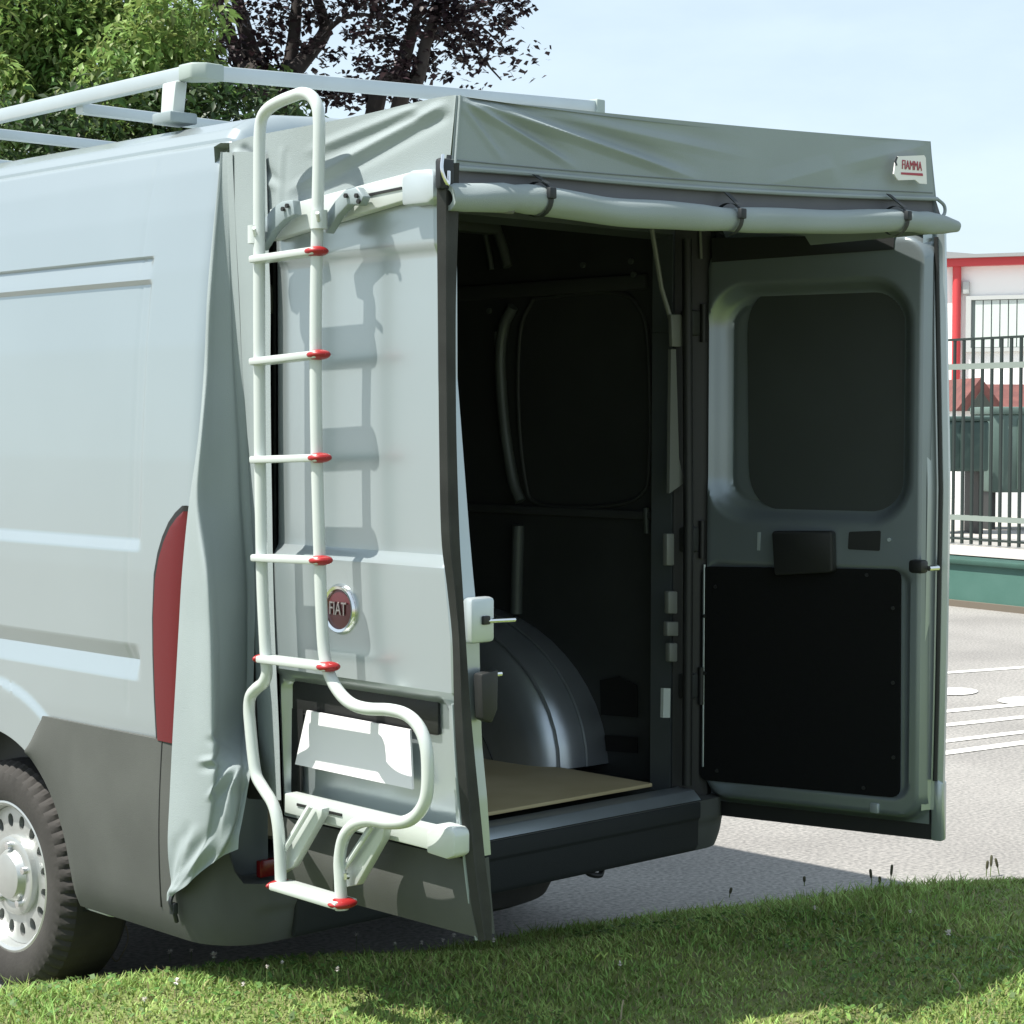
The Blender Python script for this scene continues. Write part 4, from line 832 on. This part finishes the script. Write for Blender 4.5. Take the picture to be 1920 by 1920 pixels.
# green containers behind the fence
binm = mat('green_container', (.045, .085, .075), .6, 0, var=.2, vscale=3); binm2 = mat('grey_green_container', (.10, .155, .135), .6, 0, var=.2, vscale=3)
def container(xa, xb, ya, yb, dep_, m_, label):
    C0 = adep((xa+xb)/2, yb, dep_); wv = np.linalg.norm(adep(xb, yb, dep_)-adep(xa, yb, dep_)); hv = float(adep(xa, ya, dep_)[2]-adep(xa, yb, dep_)[2]); base_ = .46
    z0_ = float(C0[2]); cen = np.array([C0[0], C0[1], 0])-hn*.4
    e_ = empty('waste_container', (cen[0], cen[1], base_), label, 'container')
    MB().box(cen+np.array([0, 0, z0_+hv*.46]), (wv, .8, hv*.90), Rh).build('tank', m_, e_, bevel=.03)
    MB().box(cen+np.array([0, 0, z0_+hv*.95]), (wv*1.03, .84, hv*.09), Rh).build('lid', m_, e_, bevel=.02)
    for k in range(4): MB().box(cen+hu*(k-1.5)*wv*.24+hn*.41+np.array([0, 0, z0_+hv*.45]), (wv*.03, .03, hv*.8), Rh).build('rib', m_, e_, smooth=False)
    for s_ in (-1, 1): MB().box(cen+hu*s_*wv*.42+np.array([0, 0, (base_+z0_)/2+.02]), (.06, .5, max(.05, z0_-base_+.06)), Rh).build('leg', black, e_, smooth=False)
container(1768, 1856, 780, 885, 23.2, binm, 'dark green container raised on legs behind the picket fence')
container(1858, 1990, 762, 925, 24.2, binm2, 'tall grey green container beside the dark green one behind the fence')

# ================================================================== TREES
def leaves(centres, radii, nper, size, seed, aspect=.5, droop=.5):
    g = np.random.default_rng(seed); C_ = []
    for c_, r_, n_ in zip(centres, radii, nper):
        v = g.normal(size=(n_, 3)); v /= np.linalg.norm(v, axis=1)[:, None]; C_.append(np.array(c_)+v*(r_*g.uniform(.15, 1., n_)**.45)[:, None]*np.array([1, 1, .8]))
    c_ = np.concatenate(C_); n_ = len(c_); a = g.uniform(0, 6.28, n_); el = -droop+g.normal(0, .45, n_); s_ = size*g.uniform(.6, 1.35, n_)
    d_ = np.stack([np.cos(a)*np.cos(el), np.sin(a)*np.cos(el), np.sin(el)], 1); k_ = np.stack([-np.sin(a), np.cos(a), g.normal(0, .5, n_)], 1); k_ /= np.linalg.norm(k_, axis=1)[:, None]; nn_ = np.cross(d_, k_)
    d_ = d_*s_[:, None]; k_ = k_*(s_*aspect*.5)[:, None]; nn_ = nn_*(s_*.10)[:, None]
    V = np.stack([c_, c_+d_*.45+k_+nn_, c_+d_, c_+d_*.45-k_+nn_, c_+d_*.5], 1).reshape(-1, 3); i = np.arange(n_)[:, None]*5
    F = np.concatenate([i+np.array([[0,4,1]]), i+np.array([[4,2,1]]), i+np.array([[0,3,4]]), i+np.array([[4,3,2]])]); return V, F
bark = mat('dark_bark', (.045, .036, .033), .9, 0, var=.4, vscale=12, bump=.6, bscale=40)
# green tree
gt = adep(-190, 300, 14.8); gt[2] = 0
GT = empty('green_tree', tuple(gt), 'leafy bright green tree with drooping compound leaves behind the van', 'tree')
cen = []; rad = []; npr = []; g = np.random.default_rng(3)
mb = MB(); base = gt.copy(); fork = base+np.array([.1, .1, 2.2]); mb.tube(spline([base, base+np.array([.03,0,1.1]), fork], 5), list(np.linspace(.17, .12, 11)), 12)
for k in range(44):
    a = g.uniform(0, 6.28); zc = g.uniform(2.5, 6.4); R_ = 1.75*math.sin(math.pi*np.clip((zc-1.6)/5.2, .12, .95))*g.uniform(.35, 1.)
    c_ = base+np.array([R_*math.cos(a), R_*math.sin(a), zc]); cen.append(c_); rad.append(g.uniform(.45, .8)); npr.append(900)
    if k % 2 == 0: mb.tube(spline([fork+np.array([0, 0, -.2]), fork*.5+c_*.5+np.array([0, 0, .25]), c_], 5), list(np.linspace(.05, .012, 11)), 7)
for (x, y) in [(20,40),(60,120),(110,60),(150,160),(200,100),(240,200),(280,60),(300,160),(30,200),(90,230),(160,30),(215,30),(325,100),(335,30),(0,110),(120,190),(190,190),(260,130),(-40,60),(-30,160),(320,220),(345,170)]:
    c_ = adep(x, y, 14.5+g.uniform(-.9, .7)); cen.append(c_); rad.append(g.uniform(.30, .46)); npr.append(820)
mb.build('trunk', bark, GT)
gleaf = mat('green_leaf', (.27, .37, .11), .5, 0, col2=(.13, .22, .06), vscale=2.2, trans=.35, island=.45, spec=.4)
V, F = leaves(cen, rad, npr, .088, 17, .42, .55); npmesh('crown', V, F, gleaf, GT)
# copper-leaved plum
pt_ = adep(600, 400, 15.5); pt_[2] = 0
PT = empty('copper_plum_tree', tuple(pt_), 'dark purple leaved plum tree with several bare limbs behind the van', 'tree')
mb = MB(); root = pt_.copy(); mb.tube(spline([root, root+np.array([0,0,.8]), root+np.array([.05,.02,1.5])], 5), list(np.linspace(.22, .19, 11)), 12)
D0 = 15.5
limbs = [([(560,330),(500,220),(452,120),(425,50),(395,-30),(350,-160)],.10),([(565,330),(520,220),(480,120),(458,50),(440,-30),(420,-200)],.12),([(575,320),(545,200),(543,130),(552,60),(558,-20),(575,-200)],.10),([(545,140),(570,112),(608,62),(603,25),(588,-30),(570,-150)],.09),([(606,64),(640,36),(680,27),(730,40)],.03),
         ([(590,330),(700,220),(742,150),(768,75),(785,0),(800,-160)],.10),([(600,320),(740,230),(782,150),(800,75),(822,15),(850,-100)],.09),([(800,80),(850,40),(900,10),(960,0)],.035),([(822,20),(870,60),(905,110),(940,150)],.02),([(785,10),(740,-40),(700,-120)],.04),([(425,60),(400,100),(385,140)],.03),([(850,40),(900,50),(945,90)],.018)]
cen = []; rad = []; npr = []; g = np.random.default_rng(13)
for li, (pp, r0) in enumerate(limbs):
    dz = g.uniform(-.5, .5); P3 = [adep(x, y, D0+dz*min(1, i/2)) for i, (x, y) in enumerate(pp)]
    if pp[0][1] >= 300: P3 = [root+np.array([.05, .02, 1.35])]+P3[1:]
    mb.tube(spline(P3, 6), list(np.linspace(r0*.8, r0*.3, (len(P3)-1)*6+1)), 9)
    sp_ = spline(P3, 4)
    for q in sp_[5:]:
        if g.uniform() < .6:
            cen.append(np.array(q)+g.normal(0, .20, 3)); rad.append(g.uniform(.16, .34)); npr.append(int(g.uniform(14, 42)))
mb.build('trunk', bark, PT)
def clump(x, y, rpx, n_, jit=.6):
    cen.append(adep(x, y, D0+g.uniform(-jit, jit))); rad.append(rpx/FPX*D0); npr.append(n_)
for (x, y, r_, n_) in [(400,40,50,150),(360,60,40,110),(368,130,40,110),(345,15,40,80),(335,180,40,120),(430,90,36,70),(390,110,36,80),(505,60,36,110),(520,20,34,90),(505,110,30,70),(580,85,26,50),(590,20,30,60),(640,10,35,70),(630,100,18,35),(690,10,36,90),(720,40,34,90),(740,80,30,80),(735,130,26,60),(770,20,34,90),(800,60,34,110),(800,110,28,90),(840,30,42,190),(860,60,40,170),(835,10,36,120),(890,20,32,90),(880,70,28,70),(770,130,30,130),(920,80,18,45),(940,40,25,70),(960,20,25,60),(985,12,16,36),(950,92,12,24),(860,100,25,70),(690,60,26,55),(680,120,22,40),(900,110,14,26),(640,180,30,120),(700,180,30,130),(760,190,24,110),(560,165,34,130),(480,175,38,180),(420,165,38,180),(520,190,34,130),(600,170,25,90),(840,140,12,16),(870,115,12,16),(450,20,34,70),(560,40,26,50),(660,60,22,40),(720,-30,70,300),(820,-40,80,400),(600,-50,90,400),(450,-60,90,450),(930,-30,50,150)]:
    clump(x, y, r_, n_)
for k in range(40): clump(g.uniform(380, 900), g.uniform(-330, -40), g.uniform(40, 90), 160, 1.2)
pleaf = mat('purple_leaf', (.034, .017, .022), .5, 0, col2=(.018, .012, .016), vscale=3, trans=.2, island=.5, spec=.4)
V, F = leaves(cen, rad, npr, .056, 23, .85, .3); npmesh('crown', V, F, pleaf, PT)
# hedge of shrubs behind the van, low, seen under the rack
hedge_leaf = mat('hedge_leaf', (.055, .10, .03), .5, 0, col2=(.03, .06, .02), vscale=2.5, trans=.3, island=.4)
for k, (x, y, n_) in enumerate([(30, 285, 900), (190, 262, 900), (350, 235, 900), (470, 235, 700)]):
    c_ = adep(x, y, 12.8+.4*k); b_ = np.array([c_[0], c_[1], 0.])
    e_ = empty('tall_shrub', tuple(b_), ['dense green shrub showing under the forward end of the roof rack', 'dense green shrub below the middle of the rack rail', 'dark green shrub behind the rack foot', 'dark shrub behind the rear corner of the roof'][k], 'shrub')
    g2 = np.random.default_rng(90+k); cs = [np.array([c_[0], c_[1], z_])+g2.normal(0, .12, 3)*np.array([1, 1, .3]) for z_ in np.linspace(.6, c_[2]+.05, 9)]
    V, F = leaves(cs, [.48]*9, [n_]*9, .09, 50+k, .45, .5); npmesh('crown', V, F, hedge_leaf, e_)
    MB().tube([b_, b_+np.array([0, 0, c_[2]-.2])], [.05, .02], 8).build('trunk', bark, e_)

# ================================================================== SMALL PLANTS
petal = mat('clover_flower_white', (.74, .70, .66), .7); stem_m = mat('stem_green', (.10, .15, .04), .7); seed_m = mat('seed_head_brown', (.055, .055, .028), .8)
def pz(x, y):
    z_ = .1
    for _ in range(5): q = at(x, y, 2, z_); z_ = float(gz(q[0], q[1]))
    return at(x, y, 2, z_)
fl = [(318,1797,8),(358,1798,6),(401,1815,9),(118,1823,7),(330,1865,8),(632,1846,6),(528,1822,5),(1528,1720,6),(1706,1733,5),(1778,1764,8),(1162,1829,6),(668,1772,6),(790,1780,6),(830,1780,5),(850,1776,6),(925,1776,6),(740,1788,5),(500,1842,5),(270,1893,6),(455,1870,5)]
fme = None
for i, (x, y, r_) in enumerate(fl):
    b_ = pz(x, y+16); h_ = .045+.008*(i % 3); rr2 = r_*.0014
    e_ = empty('clover_flower', tuple(b_), 'small white clover flower head standing in the lawn', 'flower', 'clover flowers in the lawn')
    MB().tube([b_-np.array([0,0,.01]), b_+np.array([.003,.002,h_])], .0012, 5).build('stem', stem_m, e_)
    mb = MB(); gg = np.random.default_rng(i)
    for k in range(26):
        v = gg.normal(size=3); v /= np.linalg.norm(v); v[2] = v[2]*.8+.15; s1_ = np.cross(v, (0.3, .2, 1)); s1_ /= np.linalg.norm(s1_); c_ = b_+np.array([.003,.002,h_])
        mb.add([c_, c_+v*rr2*.7+s1_*rr2*.3, c_+v*rr2*1.15, c_+v*rr2*.7-s1_*rr2*.3], [(0,1,2,3)])
    mb.build('petals', petal, e_, smooth=False, recalc=False)
for i, (x, y, h_, lb) in enumerate([(1636,1668,.075,'a'),(1668,1668,.09,'a'),(1650,1672,.06,'a'),(1848,1650,.075,'b'),(1856,1652,.095,'b'),(1876,1648,.08,'b'),(1508,1668,.05,'c'),(1365,1690,.05,'c')]):
    b_ = pz(x, y); lean = np.array([.25*math.sin(i*2.1), .15*math.cos(i*1.3), 1.])*h_
    e_ = empty('plantain', tuple(b_), {'a': 'brown plantain spike rising at the lawn edge before the sunlit asphalt', 'b': 'plantain spike in the clump at the bright far end of the lawn edge', 'c': 'short plantain spike at the shaded lawn edge'}[lb], 'weed', {'a': 'plantain spikes at the lawn edge', 'b': 'plantain clump at the far lawn edge', 'c': 'short plantain spikes in the shade'}[lb])
    MB().tube([b_-np.array([0,0,.01]), b_+lean*.6], .0018, 6).build('stem', stem_m, e_)
    MB().tube(spline([b_+lean*.55, b_+lean*.7, b_+lean*.9, b_+lean], 3), [.002,.004,.0052,.0055,.0055,.0055,.0055,.005,.004,.002], 8).build('seed_head', seed_m, e_)
dry = mat('dry_stem', (.30, .26, .17), .8)
for pts, lb in (([(195,1822),(200,1795),(205,1786),(214,1800),(222,1800),(236,1775),(240,1755),(236,1735)], 'bent dry stalk standing in the shadow beside the rear tyre'), ([(1794,1870),(1800,1850),(1795,1838),(1785,1825)], 'thin pale grass stalk at the edge of the canopy shadow'), ([(1163,1920),(1166,1890),(1169,1875)], 'short pale stalk sticking up from the shaded lawn')):
    b_ = pz(*pts[0]); dpt = float((b_-CAM)@_f); P3 = [b_]+[adep(x, y, dpt) for x, y in pts[1:]]
    o = MB().tube(spline(P3, 5), .0022, 6).build('dry_stalk', dry); tag(o, lb, 'stalk')
